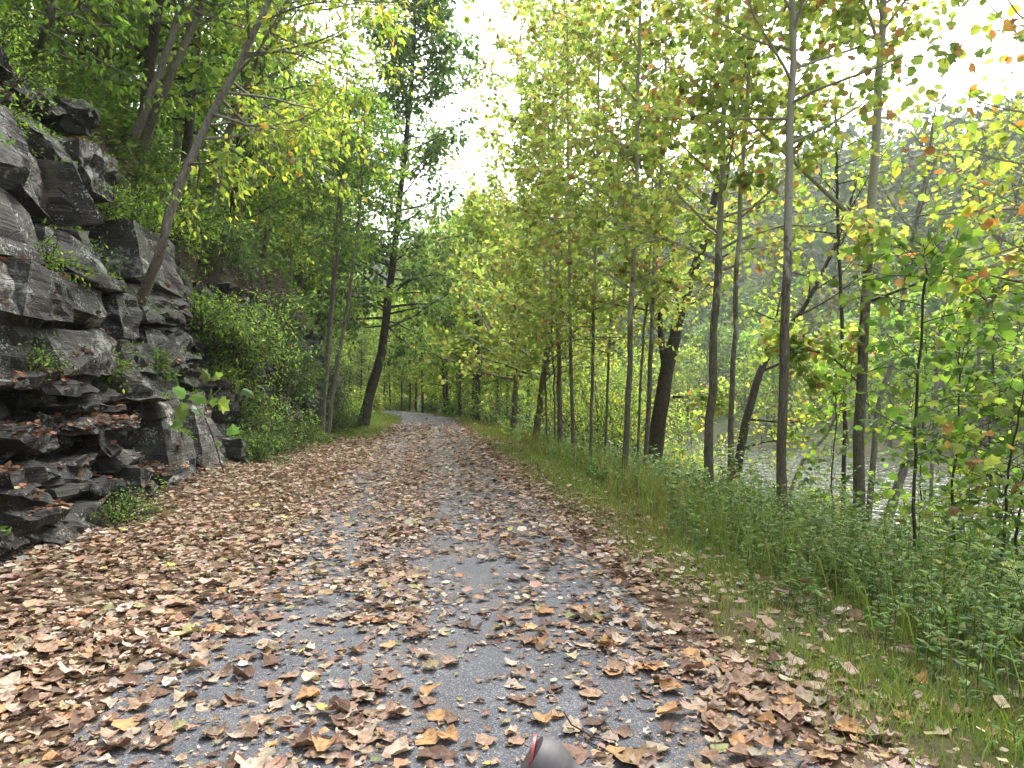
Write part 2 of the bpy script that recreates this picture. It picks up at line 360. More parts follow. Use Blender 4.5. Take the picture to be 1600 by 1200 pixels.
def branch_set(rng, p0, dirs, L, r0, m=6, bend=.12, rise=.1):
    n = len(p0); s = np.linspace(0, 1, m)[None, :, None]
    side = rng.normal(size=(n, 1, 3)) * bend
    up = np.array([0, 0, 1.])
    wob = np.cumsum(rng.normal(size=(n, m, 3)) * .035, axis=1) * s
    P = p0[:, None] + L[:, None, None] * (s * dirs[:, None] + side * s ** 2 + rise * up * s ** 2 + wob)
    Rr = np.maximum(r0[:, None] * (1 - .85 * s[..., 0]), .004)
    return P, Rr
def samp(P, idx, s):                      # points on polylines P[idx] at parameter s
    m = P.shape[1]; t = np.clip(s, 0, .9999) * (m - 1); i = t.astype(int); f = (t - i)[:, None]
    return P[idx, i] * (1 - f) + P[idx, i + 1] * f, unit(P[idx, i + 1] - P[idx, i])
def plant(name, seed, trunk=None, r0=.1, r1=.02, nb=26, t0=.3, Lmax=2.6, shape=None, elev=(15, 50), nsub=6, sub=.38, nleaf=12,
          leaf=.16, tpl=SYC, pal='syc', bark='bark_syc', azbias=None, origin=None, droop=.25, sides=9, stems=None, limbs=(), flat=.7, spread=.5, wig=.012, parent_leaf=0):
    """one plant as Empty > trunk, crown (+ limb).  trunk: world points; stems: (n,3) base points instead of a trunk"""
    rng = np.random.default_rng(seed)
    org = np.array(origin if origin is not None else trunk[0], float)
    root = empty(name, org)
    wood = []; sets = []
    if trunk is not None:
        T = spline(trunk, 22) - org
        T[1:-1] += rng.normal(size=(20, 3)) * wig * np.array([1, 1, .2])
        s = np.linspace(0, 1, 22); rad = r0 * (1 - s) ** .8 + r1 * s + r0 * .35 * np.exp(-s * 30)
        wood.append(tubes(T[None], rad[None], sides, .05))
        t = t0 + (1 - t0) * (np.arange(nb) + rng.random(nb)) / nb
        p, tg = samp(T[None], np.zeros(nb, int), t)
        az = np.arange(nb) * 2.4 + rng.random(nb) * .9
        if azbias is not None:
            az = azbias[0] + rng.normal(size=nb) * azbias[1]
        e = np.radians(rng.uniform(*elev, nb)) + .35 * (t - .5)
        d = np.stack([np.cos(az) * np.cos(e), np.sin(az) * np.cos(e), np.sin(e)], -1)
        sh = shape(t) if shape else np.sin(np.pi * np.clip((t - t0) / (1 - t0) * .85 + .15, 0, 1)) ** .7
        L = Lmax * (sh * .85 + .15) * rng.uniform(.65, 1.1, nb)
        rb = np.minimum(np.interp(t, s, rad) * .5, .012 + L * .012)
        sets.append(branch_set(rng, p, d, L, rb, 7))
        for (lp, lr) in limbs:               # hand-placed main limbs
            lp = spline(lp, 14) - org; lrad = np.linspace(lr, .012, 14)
            o = mk('limb', [tubes(lp[None], lrad[None], 7, .05)], M[bark], root, True)
            k = 7; tt = np.linspace(.25, .98, k); p, tg = samp(lp[None], np.zeros(k, int), tt)
            dd = unit(tg * .6 + rng.normal(size=(k, 3)) * .5 + np.array([0, 0, .1])); LL = rng.uniform(.5, 1.1, k) * Lmax * .4
            sets.append(branch_set(rng, p, dd, LL, np.full(k, .01), 7))
    if stems is not None:
        n = len(stems); az = rng.random(n) * 6.283; e = np.radians(rng.uniform(*elev, n))
        d = np.stack([np.cos(az) * np.cos(e), np.sin(az) * np.cos(e), np.sin(e)], -1)
        sets.append(branch_set(rng, stems - org, d, Lmax * rng.uniform(.55, 1.1, n), np.full(n, r0), 7, .15, -.12))
    B = np.concatenate([a for a, _ in sets]); RB = np.concatenate([b for _, b in sets])
    wood.append(tubes(B, RB, 5))
    n = len(B); ns = n * nsub
    bi = np.repeat(np.arange(n), nsub); ss = np.clip(np.tile((np.arange(nsub) + .5) / nsub, n) * .85 + .18 + rng.normal(size=ns) * .05, .1, 1)
    p, tg = samp(B, bi, ss)
    BL = np.linalg.norm(B[:, -1] - B[:, 0], axis=1)
    rd = rng.normal(size=(ns, 3)); rd[:, 2] = rd[:, 2] * .5 - droop * .4
    d = unit(tg * .8 + unit(rd) * .9)
    L = (sub * BL[bi] * (1.15 - ss) + .22) * rng.uniform(.6, 1.3, ns)
    SB, SR = branch_set(rng, p, d, L, np.full(ns, .006), 4, .15, -droop * .5)
    wood.append(tubes(SB, SR, 3))
    nl = ns * nleaf; li = np.repeat(np.arange(ns), nleaf); ls = rng.random(nl) ** .7
    p, tg = samp(SB, li, ls)
    off = rng.normal(size=(nl, 3)) * leaf * spread; p = p + off
    tip = unit(tg * .5 + unit(off) * .7 + rng.normal(size=(nl, 3)) * .4 + np.array([0, 0, -droop]))
    nr = unit(np.array([0, 0, flat]) + rng.normal(size=(nl, 3)) * .5)
    size = leaf * rng.uniform(.6, 1.25, nl)
    C = pick(PAL[pal], nl, rng)
    mk('trunk' if trunk is not None else 'stem', wood, M[bark], root, True)
    k = min(parent_leaf, nl)
    if k:      # the nearest leaves as pieces of their own
        dist = np.linalg.norm(p + org - np.array([0, 0, CAMZ]), axis=1); o_ = np.argsort(dist); near, rest = o_[:k], o_[k:]
    else: rest = slice(None)
    if not k or k < nl:
        cr = mk('crown' if trunk is not None else 'foliage', [leaves(tpl, p[rest], tip[rest], nr[rest], size[rest], C[rest])], M['leaf'], root)
    if k:
        for j in near:
            V, Fc, CC = leaves(SYC_HI if tpl is SYC else tpl, np.zeros((1, 3)), tip[j:j + 1], nr[j:j + 1], size[j:j + 1], C[j:j + 1])
            lo = mk('leaf', [(V, Fc, CC)], M['leaf'], root); lo.location = p[j]
    return root
def copy_tree(root, loc, rz, sc=1., label=None, group=None):
    c = root.copy(); COL.objects.link(c); c.location = loc; c.rotation_euler = (0, 0, rz); c.scale = (sc, sc, sc)
    if label: c['label'] = label
    if group: c['group'] = group
    for ch in root.children:
        k = ch.copy(); COL.objects.link(k); k.parent = c
    return c


# ------------------------------------------------------------------ cliff of bedded slate: every block its own piece
cliff = tag(empty('rock_cliff', (-4.5, 9, 0)), 'dark layered slate cliff with leaf-covered ledges left of the trail', 'cliff')
def rock_mesh(corners, seed, cuts=5, cell=.14, rough=.035, tone=1., steps=.0):
    """angular block from 8 corners: chipped by planes, subdivided, roughened"""
    rng = random.Random(seed)
    bm = bmesh.new()
    vs = [bm.verts.new(c) for c in corners]
    bmesh.ops.convex_hull(bm, input=vs)
    lo = Vector([min(c[k] for c in corners) for k in range(3)]); hi = Vector([max(c[k] for c in corners) for k in range(3)])
    mid = (lo + hi) / 2; ext = hi - lo; sz = min(ext)
    for _ in range(cuts):
        cs = Vector(corners[rng.randrange(8)])
        nrm = (cs - mid); nrm = Vector((nrm.x / ext.x, nrm.y / ext.y, nrm.z / ext.z)) + Vector((rng.uniform(-.35, .35), rng.uniform(-.35, .35), rng.uniform(-.35, .35)))
        nrm = Vector((nrm.x / ext.x, nrm.y / ext.y, nrm.z / ext.z)).normalized()
        pt = cs + (mid - cs) * rng.uniform(.10, .55)
        r = bmesh.ops.bisect_plane(bm, geom=bm.verts[:] + bm.edges[:] + bm.faces[:], plane_co=pt, plane_no=nrm, clear_outer=True)
        ed = [e for e in bm.edges if e.is_boundary]
        if ed: bmesh.ops.holes_fill(bm, edges=ed)
    bmesh.ops.triangulate(bm, faces=bm.faces[:])
    for _ in range(4):
        lng = [e for e in bm.edges if e.calc_length() > cell * 1.6]
        if not lng or len(bm.faces) > 1400: break
        bmesh.ops.subdivide_edges(bm, edges=lng, cuts=1, use_grid_fill=False)
        bmesh.ops.triangulate(bm, faces=[f for f in bm.faces if len(f.verts) > 3])
    bm.normal_update()
    so = Vector((seed * 3.1 % 50, seed * 7.7 % 50, 0))
    for v in bm.verts:
        p = v.co + so
        h = noise.fractal(p * 2.2, 1., 2., 4) * rough * 1.2
        # thin beds stand out or fall back as steps
        bed = noise.cell(Vector((p.x * .8 + 7, p.y * .9, p.z * 14)))
        h += (bed - .5) * rough * (1 - abs(v.normal.z)) * 1.7
        v.co += v.normal * h + Vector(noise.noise_vector(p * 6)) * rough * .35
    me = bpy.data.meshes.new('rock'); bm.to_mesh(me); bm.free()
    a = me.attributes.new('Col', 'FLOAT_COLOR', 'POINT'); a.data.foreach_set('color', np.tile(np.array([tone, tone * .99, tone * .97, 1], np.float32), len(me.vertices)))
    me.materials.append(M['rock'])
    return me
_rs = [100]
LEDGES = []                                  # places for litter and plants: (x, y, z, w)
def rock(x0, x1, y0, y1, z0, z1, xt=None, dip=0., skew=0., cuts=5, tone=1., cell=.13, rough=.035, shear=0., name='rock', parent=cliff):
    """block: back at x0, front at x1 (bottom) / xt (top); shear slides the top along y; dip tilts the beds; skew turns the front"""
    xt = x1 if xt is None else xt; _rs[0] += 1
    c = [(x0, y0, z0), (x1, y0, z0), (x1 - skew, y1, z0 + dip), (x0, y1, z0 + dip), (x0, y0 + shear, z1), (xt, y0 + shear, z1), (xt - skew, y1 + shear, z1 + dip), (x0, y1 + shear, z1 + dip)]
    rj = random.Random(_rs[0] * 13); ly, lz = (y1 - y0), (z1 - z0)
    c = [(q[0] + (rj.uniform(-.13, .13) if i_ in (1, 2, 5, 6) else 0), q[1] + rj.uniform(-.16, .16) * min(ly, .8), q[2] + rj.uniform(-.14, .14) * min(lz, .5)) for i_, q in enumerate(c)]
    me = rock_mesh(c, _rs[0], cuts + 1, cell * .8, rough * 1.25, tone)
    o = bpy.data.objects.new(name, me); COL.objects.link(o)
    if parent: o.parent = parent; o.matrix_parent_inverse = Matrix.Translation(-Vector(parent.location))
    return o
def beds(y0, y1, z0, z1, fb, ft, th, wd, jit, back=1.3, tone=(.75, 1.15), slope=.0, shear=.15, dip=.0, skew=.12, cuts=5, rough=.035, cell=.13, seed=1):
    rng = random.Random(seed); z = z0
    while z < z1 - .05:
        h = min(rng.uniform(*th), z1 - z + .05); y = y0 - rng.uniform(0, wd[0]); lj = rng.uniform(-jit, jit) * .7
        while y < y1:
            wv = rng.uniform(*wd); f = fb + (ft - fb) * (z - z0) / max(z1 - z0, .01) + lj + rng.uniform(-jit, jit)
            ye = min(y + wv, y1 + .25)
            if ye - y > .12:
                rock(f - back, f, y - .02, ye, z - .03, z + h + rng.uniform(-.02, .05), f - slope * h - rng.uniform(0, .07), dip * wv, rng.uniform(-.4, 1) * skew, cuts, rng.uniform(*tone), cell, rough, rng.uniform(-.3, 1) * shear)
            y = ye
        z += h
# lower zone, thin jagged beds
beds(5.0, 10.0, -.06, .62, -3.72, -3.80, (.12, .36), (.3, 1.5), .18, seed=2, rough=.05, cuts=6, dip=.03, back=1.4)
beds(5.0, 10.2, .58, 1.75, -3.74, -3.98, (.07, .27), (.25, 1.5), .2, seed=3, rough=.05, cuts=6, dip=.04, back=1.4)
# massive smooth faces over the ledge
beds(5.4, 11.0, 1.70, 3.0, -4.05, -4.2, (.55, .8), (1.2, 2.3), .09, seed=4, rough=.02, cuts=2, slope=.12, dip=.03, back=1.4, tone=(.8, 1.15), shear=.25)
# leaning pale slabs
beds(5.6, 10.4, 2.95, 4.6, -4.25, -4.6, (.62, .9), (.85, 1.5), .15, seed=5, rough=.02, cuts=2, slope=.38, shear=.5, dip=.06, skew=.3, back=1.3, tone=(.95, 1.75))
# top courses
beds(6.2, 12.2, 4.5, 6.0, -4.95, -5.6, (.36, .65), (1., 2.1), .25, seed=6, rough=.04, cuts=5, slope=.2, dip=.05, back=1.2)
# the big squared block with the tree, its strata end on
rock(-6.2, -4.6, 12.3, 14.4, 3.35, 4.4, -4.85, .02, -.05, 1, 1.35, .11, .03, .25)
rock(-6.2, -4.48, 12.2, 14.6, 2.75, 3.38, -4.62, .02, .0, 2, .9, .11, .04, .2)
rock(-6.2, -4.45, 12.4, 14.9, 2.3, 2.78, -4.6, .02, .05, 5, .8, .11, .04, .1)
rock(-6.2, -4.35, 11.6, 14.9, 1.85, 2.33, -4.5, .02, .05, 5, .85, .11, .045, .1)
rock(-6.2, -4.75, 10.6, 12.6, 1.9, 2.9, -5.0, .02, .1, 5, .8, .12, .04, .15)
rock(-6.4, -5.1, 10.4, 12.6, 2.9, 4.3, -5.3, .02, .1, 5, .9, .12, .04, .15)
rock(-6.3, -4.85, 14.4, 16.2, 2.4, 3.3, -5.1, .02, .1, 4, .8, .12, .04, .25)
rock(-6.3, -4.95, 14.6, 16.6, 3.25, 4.4, -5.25, .02, .1, 4, 1.1, .12, .04, .3)
rock(-6.3, -4.6, 14.7, 16.6, 1.7, 2.45, -4.8, .02, .1, 4, .7, .12, .04, .2)
rock(-6.5, -5.35, 11.4, 13.2, 4.3, 5.0, -5.6, .02, .1, 4, 1.2, .12, .035, .2)
rock(-6.9, -5.8, 12.6, 14.6, 4.9, 5.8, -6.1, .02, .1, 4, 1.1, .12, .035, .2)
# dark recess and its roof
beds(9.8, 12.6, -.05, 1.45, -4.75, -4.85, (.3, .5), (.6, 1.3), .08, seed=8, tone=(.6, .8), back=1.0)
rock(-5.6, -4.05, 10.0, 12.6, 1.42, 1.88, -4.25, .0, .1, 6, .8, .12, .05, .1)
# pale upright slabs
rock(-5.2, -4.05, 12.1, 13.0, -.1, 1.55, -4.45, .02, -.1, 4, 1.7, .12, .022, .35)
rock(-5.2, -3.9, 13.0, 13.9, -.1, 1.2, -4.3, .02, .1, 4, 1.9, .12, .022, .3)
rock(-5.2, -3.9, 13.9, 15.2, -.1, 1.5, -4.35, .02, .1, 5, 1.6, .12, .025, .35)
rock(-5.4, -4.3, 12.3, 14.4, 1.2, 2.0, -4.75, .02, .1, 5, 1.4, .12, .03, .3)
rock(-5.0, -3.85, 15.2, 16.3, -.1, 1.0, -4.3, .0, .1, 5, 1.5, .14, .04, .2)
# toe rocks
rock(-4.3, -3.52, 5.9, 7.6, -.15, .42, -3.66, .03, .05, 6, .95, .1, .05, .1)
rock(-4.3, -3.45, 7.5, 8.7, -.15, .36, -3.6, .0, .1, 6, .85, .1, .05, .05)
rock(-4.4, -3.75, 9.6, 10.45, -.1, .48, -3.9, .0, .05, 5, .8, .09, .04, .08)
rock(-4.4, -3.7, 10.8, 11.4, -.12, .3, -3.85, .0, .05, 6, .9, .1, .04, .05)
rock(-4.5, -3.8, 11.5, 12.3, -.12, .42, -4.05, .0, .1, 6, 1.3, .1, .04, .1)
# the cliff runs on behind the shrubs
beds(14.6, 19, 1.7, 3.9, -4.75, -5.1, (.5, .9), (.9, 1.8), .2, seed=9, rough=.05, cell=.2)
beds(16.2, 36, -.05, 1.8, -4.05, -4.3, (.4, .8), (.9, 2.2), .25, seed=10, rough=.07, cell=.2, tone=(.6, 1.1))
beds(19, 35, 1.7, 4.2, -4.4, -5.1, (.5, .9), (1.2, 2.6), .3, seed=11, rough=.08, cell=.22, tone=(.6, 1.1))

# ------------------------------------------------------------------ trees between trail and river: (base px, ground row px, metres up the trail, further trunk px ..., radius)
def trunk_px(pts, Y, top, lean=(0, 0), base_drop=True):
    """world trunk line from photo pixels at a given distance, rooted in the ground, continued to height top"""
    P = [at(px, py, Y + dy) for px, py, dy in [(p + (0,))[:3] for p in pts]]
    b = P[0].copy(); g = gz(b[0], b[1])
    d = P[1] - P[0]; k = (g - .12 - b[2]) / d[2] if d[2] > .3 else 0
    b = b + d * np.clip(k, -.6, .2); b[2] = g - .12
    P[0] = b
    if P[-1][2] < top:
        d = unit(P[-1] - P[-2]); d = unit(d * .5 + np.array([lean[0], lean[1], 1]) * .5)
        L = (top - P[-1][2]) / d[2]; P.append(P[-1] + d * L * .5); P.append(P[-1] + unit(d + np.array([0, 0, .4])) * L * .5)
    return P
ROW = 'slender sycamores in a row between the trail and the river'
def conic(t): return np.clip(1.25 - t, .2, 1) ** .8
def syc(px, Y, top, r, label, seed, name='sycamore_tree', **kw):
    a = dict(nb=32, t0=.3, Lmax=2.8, shape=conic, elev=(5, 45), nsub=8, nleaf=12, leaf=.125, tpl=SYC, pal='syc', bark='bark_syc')
    a.update(kw); lean = a.pop('lean', (0, 0)); limbs = a.pop('limbs', ())
    t = plant(name, seed, trunk_px(px, Y, top, lean), r * .7, .02, limbs=[([at(*q) for q in lp], lr) for lp, lr in limbs], **a)
    return tag(t, label, 'tree', ROW)
syc([(1222, 835), (1225, 560), (1235, 250), (1237, 0)], 10.2, 13.5, .105, 'straight pale-topped sycamore at the verge, its foot in weeds, nearest big trunk to the trail', 1, t0=.42, leaf=.13, parent_leaf=70, azbias=None)
syc([(1342, 805), (1352, 480), (1372, 160), (1380, 0)], 12.4, 14.5, .14, 'thick pale sycamore, rightmost of the big trunks, forking to a long limb leaning left', 2, t0=.5, leaf=.13, parent_leaf=60,
    limbs=[([(1352, 358, 12.4), (1290, 300, 12.0), (1210, 225, 11.6), (1145, 165, 11.2)], .05), ([(1378, 90, 12.4), (1360, 30, 12.2), (1335, -30, 12.)], .04), ([(1362, 470, 12.4), (1440, 440, 11.6), (1560, 395, 10.8), (1660, 370, 10.4)], .03), ([(1352, 610, 12.4), (1300, 560, 12.8), (1235, 540, 13.2)], .02)])
syc([(1103, 800), (1112, 600), (1122, 400), (1131, 240)], 13.2, 13, .125, 'dark-footed sycamore close beside a thinner stem, middle of the row', 3, t0=.36, parent_leaf=40)
syc([(1138, 805), (1144, 600), (1152, 400), (1167, 150)], 12.4, 11.5, .07, 'thin sycamore stem just right of the dark-footed trunk', 4, t0=.4, nb=26, Lmax=2.2, parent_leaf=40)
syc([(975, 772), (984, 560), (990, 400), (996, 250)], 15.2, 12.5, .095, 'straight brown sycamore standing alone at the verge before the black forked tree', 5, t0=.3)
syc([(1008, 745), (1015, 600), (1022, 430), (1034, 250)], 17, 12.5, .085, 'sycamore stem close in front of the black forked tree', 6, t0=.3)
syc([(996, 745), (1003, 560), (1014, 440)], 17.6, 9, .045, 'very thin leaning sapling beside the black forked tree', 7, t0=.35, nb=20, Lmax=1.6)
syc([(923, 742), (925, 600), (929, 430), (933, 300)], 18.2, 12, .062, 'thin straight sycamore, first of the two thin stems left of the lone brown one', 8, t0=.28)
syc([(945, 712), (949, 620), (953, 520), (961, 430)], 20.5, 11, .055, 'thin wavy pale stem left of the lone brown sycamore', 9, t0=.3)
syc([(897, 728), (893, 600), (890, 430), (888, 300)], 20, 13, .075, 'slim sycamore at the verge right of the paired trunks', 10, t0=.28)
syc([(876, 716), (874, 600), (873, 500), (868, 350)], 22.5, 14, .12, 'darker of two trunks standing close together at the verge', 11, t0=.28)
syc([(867, 716), (866, 600), (862, 500)], 22.3, 11, .045, 'thin pale stem beside a darker trunk at the verge', 12, t0=.3)
syc([(836, 692), (845, 620), (856, 540), (866, 430)], 27, 17, .2, 'thick trunk leaning right at the verge', 13, t0=.25, Lmax=4.4, nb=48, leaf=.17)
syc([(857, 715), (853, 620), (851, 540)], 24, 10, .05, 'thin crooked stem in front of the leaning trunk', 14, t0=.3)
syc([(803, 668), (806, 600), (810, 530), (812, 400)], 35, 21, .21, 'dark upright trunk farthest along the straight verge', 15, t0=.2, Lmax=5.6, leaf=.2, nb=60, nleaf=12)
# big black forked tree
tag(plant('forked_tree', 20, trunk_px([(1020, 728), (1032, 640), (1046, 560), (1060, 500), (1078, 445)], 22, 13, (.25, 0)), .26, .05, nb=22, t0=.5, Lmax=3., nsub=7, nleaf=9, leaf=.15, pal='syc', bark='bark_dark',
    limbs=[([at(1040, 580, 22), at(1032, 520, 22), at(1031, 480, 21.8), at(1026, 400, 21.5), at(1020, 300, 21)], .12), ([at(1052, 620, 22), at(1080, 622, 21.5), at(1120, 640, 21)], .05)], sides=11), 'black-barked tree forking low into two thick stems by the river', 'tree')
# trees leaning over the water
def bank(px, Y, top, r, label, seed, name='bank_tree', lean=(.3, 0), **kw):
    a = dict(nb=20, t0=.45, Lmax=2.6, elev=(5, 50), nsub=6, nleaf=6, leaf=.13, pal='yel', bark='bark_dark', droop=.35); a.update(kw)
    limbs = a.pop('limbs', ())
    return tag(plant(name, seed, trunk_px(px, Y, top, lean), r * .7, .02, limbs=[([at(*q) for q in lp], lr) for lp, lr in limbs], **a), label, 'tree')
bank([(1150, 722), (1170, 640), (1195, 565), (1225, 520), (1262, 470)], 22, 8.5, .2, 'dark tree leaning right over the river with bare crooked limbs', 30, t0=.5, nb=14, nleaf=4,
     limbs=[([(1190, 580, 22), (1240, 560, 22), (1300, 545, 21.5), (1330, 535, 21)], .05), ([(1172, 655, 22), (1230, 660, 21.5), (1290, 655, 21)], .04), ([(1160, 700, 22), (1200, 690, 21.6), (1225, 690, 21.4)], .04), ([(1200, 560, 22), (1212, 500, 22), (1225, 440, 22)], .06)])
bank([(1318, 745), (1320, 600), (1313, 450), (1308, 300)], 17, 9, .075, 'dark crooked thin tree left of the thick pale sycamore', 31, lean=(0, 0), nb=18, nleaf=4)
bank([(1358, 745), (1372, 640), (1395, 560), (1420, 400)], 17.5, 9, .11, 'brown forked tree just right of the thick pale sycamore', 32, nb=18, nleaf=4, bark='bark_grey')
bank([(1383, 772), (1420, 710), (1470, 600), (1540, 480)], 16.5, 7, .16, 'stout grey tree leaning far right over the river', 33, bark='bark_grey', nb=16, nleaf=4, lean=(.6, 0))
bank([(1228, 770), (1250, 730), (1290, 680)], 18, 2.6, .08, 'short leaning grey stem between two sycamores by the water', 34, bark='bark_grey', nb=12, t0=.5, Lmax=1.3, nleaf=7, leaf=.1)
bank([(1560, 760), (1530, 600), (1545, 450), (1590, 300)], 20, 10, .09, 'thin sparse tree at the right edge before the river', 35, bark='bark_grey', nb=20, nleaf=4)
bank([(1455, 730), (1465, 560), (1490, 420), (1520, 300)], 21, 9.5, .08, 'slender bare-branched tree on the river edge right of the thick pale sycamore', 36, bark='bark_grey', nb=24, nleaf=3, elev=(30, 65))
# bright sapling and shoots in front
tag(plant('sapling', 40, trunk_px([(1427, 865), (1430, 740), (1433, 600), (1446, 450)], 7.6, 3.0), .02, .006, nb=15, t0=.2, Lmax=.85, elev=(0, 40), nsub=4, nleaf=4, leaf=.13, pal='green', bark='bark_dark', droop=.3, parent_leaf=240, wig=.01, spread=.6), 'slim dark-stemmed sapling with large bright green leaves in the right foreground', 'sapling')
tag(plant('sapling', 41, [at(1560, 900, 7.2) * np.array([1, 1, 0]) + np.array([0, 0, -.6]), at(1575, 760, 7.2), at(1600, 600, 7.0)], .018, .005, nb=14, t0=.3, Lmax=.8, elev=(0, 40), nsub=4, nleaf=4, leaf=.13, pal='syc', bark='bark_dark', parent_leaf=220, spread=.6), 'leafy sapling cut by the right edge of the picture', 'sapling')
for i_, (px_, Y_, top_, lab) in enumerate([(1490, 8.6, 2.3, 'bright leafy sapling just right of the slim dark-stemmed one'), (1545, 10.5, 3.2, 'tall leafy sapling screening the river near the right edge'), (1300, 13.5, 1.9, 'leafy sapling between the two pale sycamores'), (1440, 12.5, 3.0, 'leafy sapling behind the slim dark-stemmed one'), (1590, 8.0, 1.4, 'low leafy sapling in the weeds at the right edge')]):
    b_ = at(px_, 800, Y_); b_[2] = gz(b_[0], b_[1]) - .1
    tag(plant('sapling', 80 + i_, [b_, b_ + [.03, .05, (top_ - b_[2]) * .4], b_ + [.1, .0, (top_ - b_[2]) * .75], [b_[0] + .12, b_[1], top_]], .018, .005, nb=17, t0=.2, Lmax=.9, elev=(0, 40), nsub=5, nleaf=4, leaf=.125, pal='green', bark='bark_dark', spread=.6), lab, 'sapling')
# orange-tinged branch reaching in from the right comes from this tree just outside
bank([(1760, 830), (1740, 600), (1720, 400), (1700, 200)], 9.5, 11, .1, 'sycamore at the right edge with orange leaf sprays reaching over the water', 42, name='sycamore_tree', pal='orange', leaf=.15, nb=30, t0=.28, Lmax=3., azbias=(2.9, .9), bark='bark_syc', lean=(0, 0))

# understory along the river bank, seen between the trunks
def shrub(px, py, Y, h, label, seed, n=26, nsub=7, nleaf=7, leaf=.1, pal='yel', tpl=LANCE, cat='shrub', group=None, name='shrub', spread=.7, elev=(35, 85), at_pos=None, r0=.012, **kw):
    rng = np.random.default_rng(seed)
    if at_pos is None:
        p = at(px, py, Y); p[2] = gz(p[0], p[1]) - .05
    else: p = np.array(at_pos, float)
    st = p + np.column_stack([rng.normal(size=(n, 2)) * h * .16 * spread, np.zeros(n)])
    return tag(plant(name, seed, None, r0, .004, stems=st, origin=p, Lmax=h, elev=elev, nsub=nsub, nleaf=nleaf, leaf=leaf, pal=pal, tpl=tpl, bark='bark_dark', **kw), label, cat, group)
UND = 'bright understory bushes along the river bank'
k = 0
for (px, Y, h, pal) in [(770, 42, 4.2, 'green'), (800, 46, 5, 'yel'), (835, 38, 4.5, 'green'), (862, 34, 4, 'yel'), (885, 33, 5.5, 'green'), (905, 28, 4.5, 'yel'), (930, 30, 5, 'yel'), (950, 26, 4.2, 'green'), (970, 29, 5.2, 'yel'), (990, 25, 3.6, 'yel'), (1062, 27, 3.2, 'yel'), (1090, 25, 1.8, 'yel'), (1270, 24, 2.2, 'yel')]:
    k += 1
    shrub(px, 700, Y, h, ('tall ' if h > 4.3 else 'lower ') + ('yellow-green' if pal == 'yel' else 'green') + ' bush on the bank ' + ('behind the farthest verge trunks' if px < 840 else 'behind the paired trunks' if px < 920 else 'left of the black forked tree' if px < 1000 else 'right of the black forked tree' if px < 1150 else 'by the open water'), 200 + k, n=22, nsub=9, nleaf=7, leaf=.16, pal=pal, group=UND, tpl=LANCE, name='bush', r0=.018)
for (px, Y, h, lab, sd) in [(1400, 14, 1.7, 'low leafy bush at the foot of the stout leaning tree', 230), (1500, 9.5, 1.5, 'green bush in the weeds right of the dark-stemmed sapling', 231), (1570, 12, 2.4, 'tall green bush against the water at the right edge', 232), (1260, 15, 1.3, 'low bush between the two biggest sycamore trunks', 233)]:
    shrub(px, 760, Y, h, lab, sd, n=22, nsub=7, nleaf=7, leaf=.1, pal='green', name='bush')
# beyond the bend: yellowing wood closing the view
FARW = 'yellowing trees beyond the bend of the trail'
protos = []
for s_, (pal, h) in enumerate([('yel', 13), ('syc_far', 14), ('yel', 11)]):
    t = plant('sycamore_tree', 300 + s_, [(0, 0, -.2), (.2, .1, h * .4), (.1, 0, h * .75), (.2, .1, h)], .11, .02, nb=40, t0=.16, Lmax=3.2, shape=conic, nsub=6, nleaf=9, leaf=.28, pal=pal, bark='bark_dark', sides=7)
    protos.append(t)
spots = []
rg = random.Random(5)
for y in np.arange(44, 128, 4.2):
    for u in ((2.9, 5.8) if y < 64 else (2.9, 5.5, 9)):
        spots.append((u + rg.uniform(-.6, .6), y + rg.uniform(-1.8, 1.8)))
for y in np.arange(52, 130, 6.):
    for u in (-8, -13): spots.append((u + rg.uniform(-.7, .7), y + rg.uniform(-2, 2)))
for i_, (u, y) in enumerate(spots):
    p = gpos(u, y); src = protos[i_ % 3]
    lab = f"{['yellow', 'green', 'small yellow-green'][i_ % 3]} tree {'left' if u < 0 else 'right'} of the trail {'at' if y < 70 else 'far beyond'} the bend"
    sc = rg.uniform(.75, 1.15)
    if i_ < 3: src.location = p; src.rotation_euler = (0, 0, rg.uniform(0, 6.28)); o = src; tag(o, lab, 'tree', FARW)
    else: copy_tree(src, p, rg.uniform(0, 6.28), sc, lab, FARW)

for i_, (u, y) in enumerate([(3.2, 58), (-3.4, 66), (3.4, 72), (-3.2, 78), (-3.6, 84), (3.2, 82), (4.5, 90), (3.3, 97), (-4.2, 94), (3.6, 106)]):
    shrub(0, 0, 0, rg.uniform(1.6, 2.8), f"{'yellow' if i_ % 2 else 'green'} bush {'left' if u < 0 else 'right'} of the trail in the far bend, {'nearer' if y < 80 else 'farther'} of those", 700 + i_, n=22, nsub=7, nleaf=7, leaf=.26, pal='yel' if i_ % 2 else 'green', at_pos=gpos(u, y), name='bush', group='bushes in the far bend of the trail', tpl=OVAL)
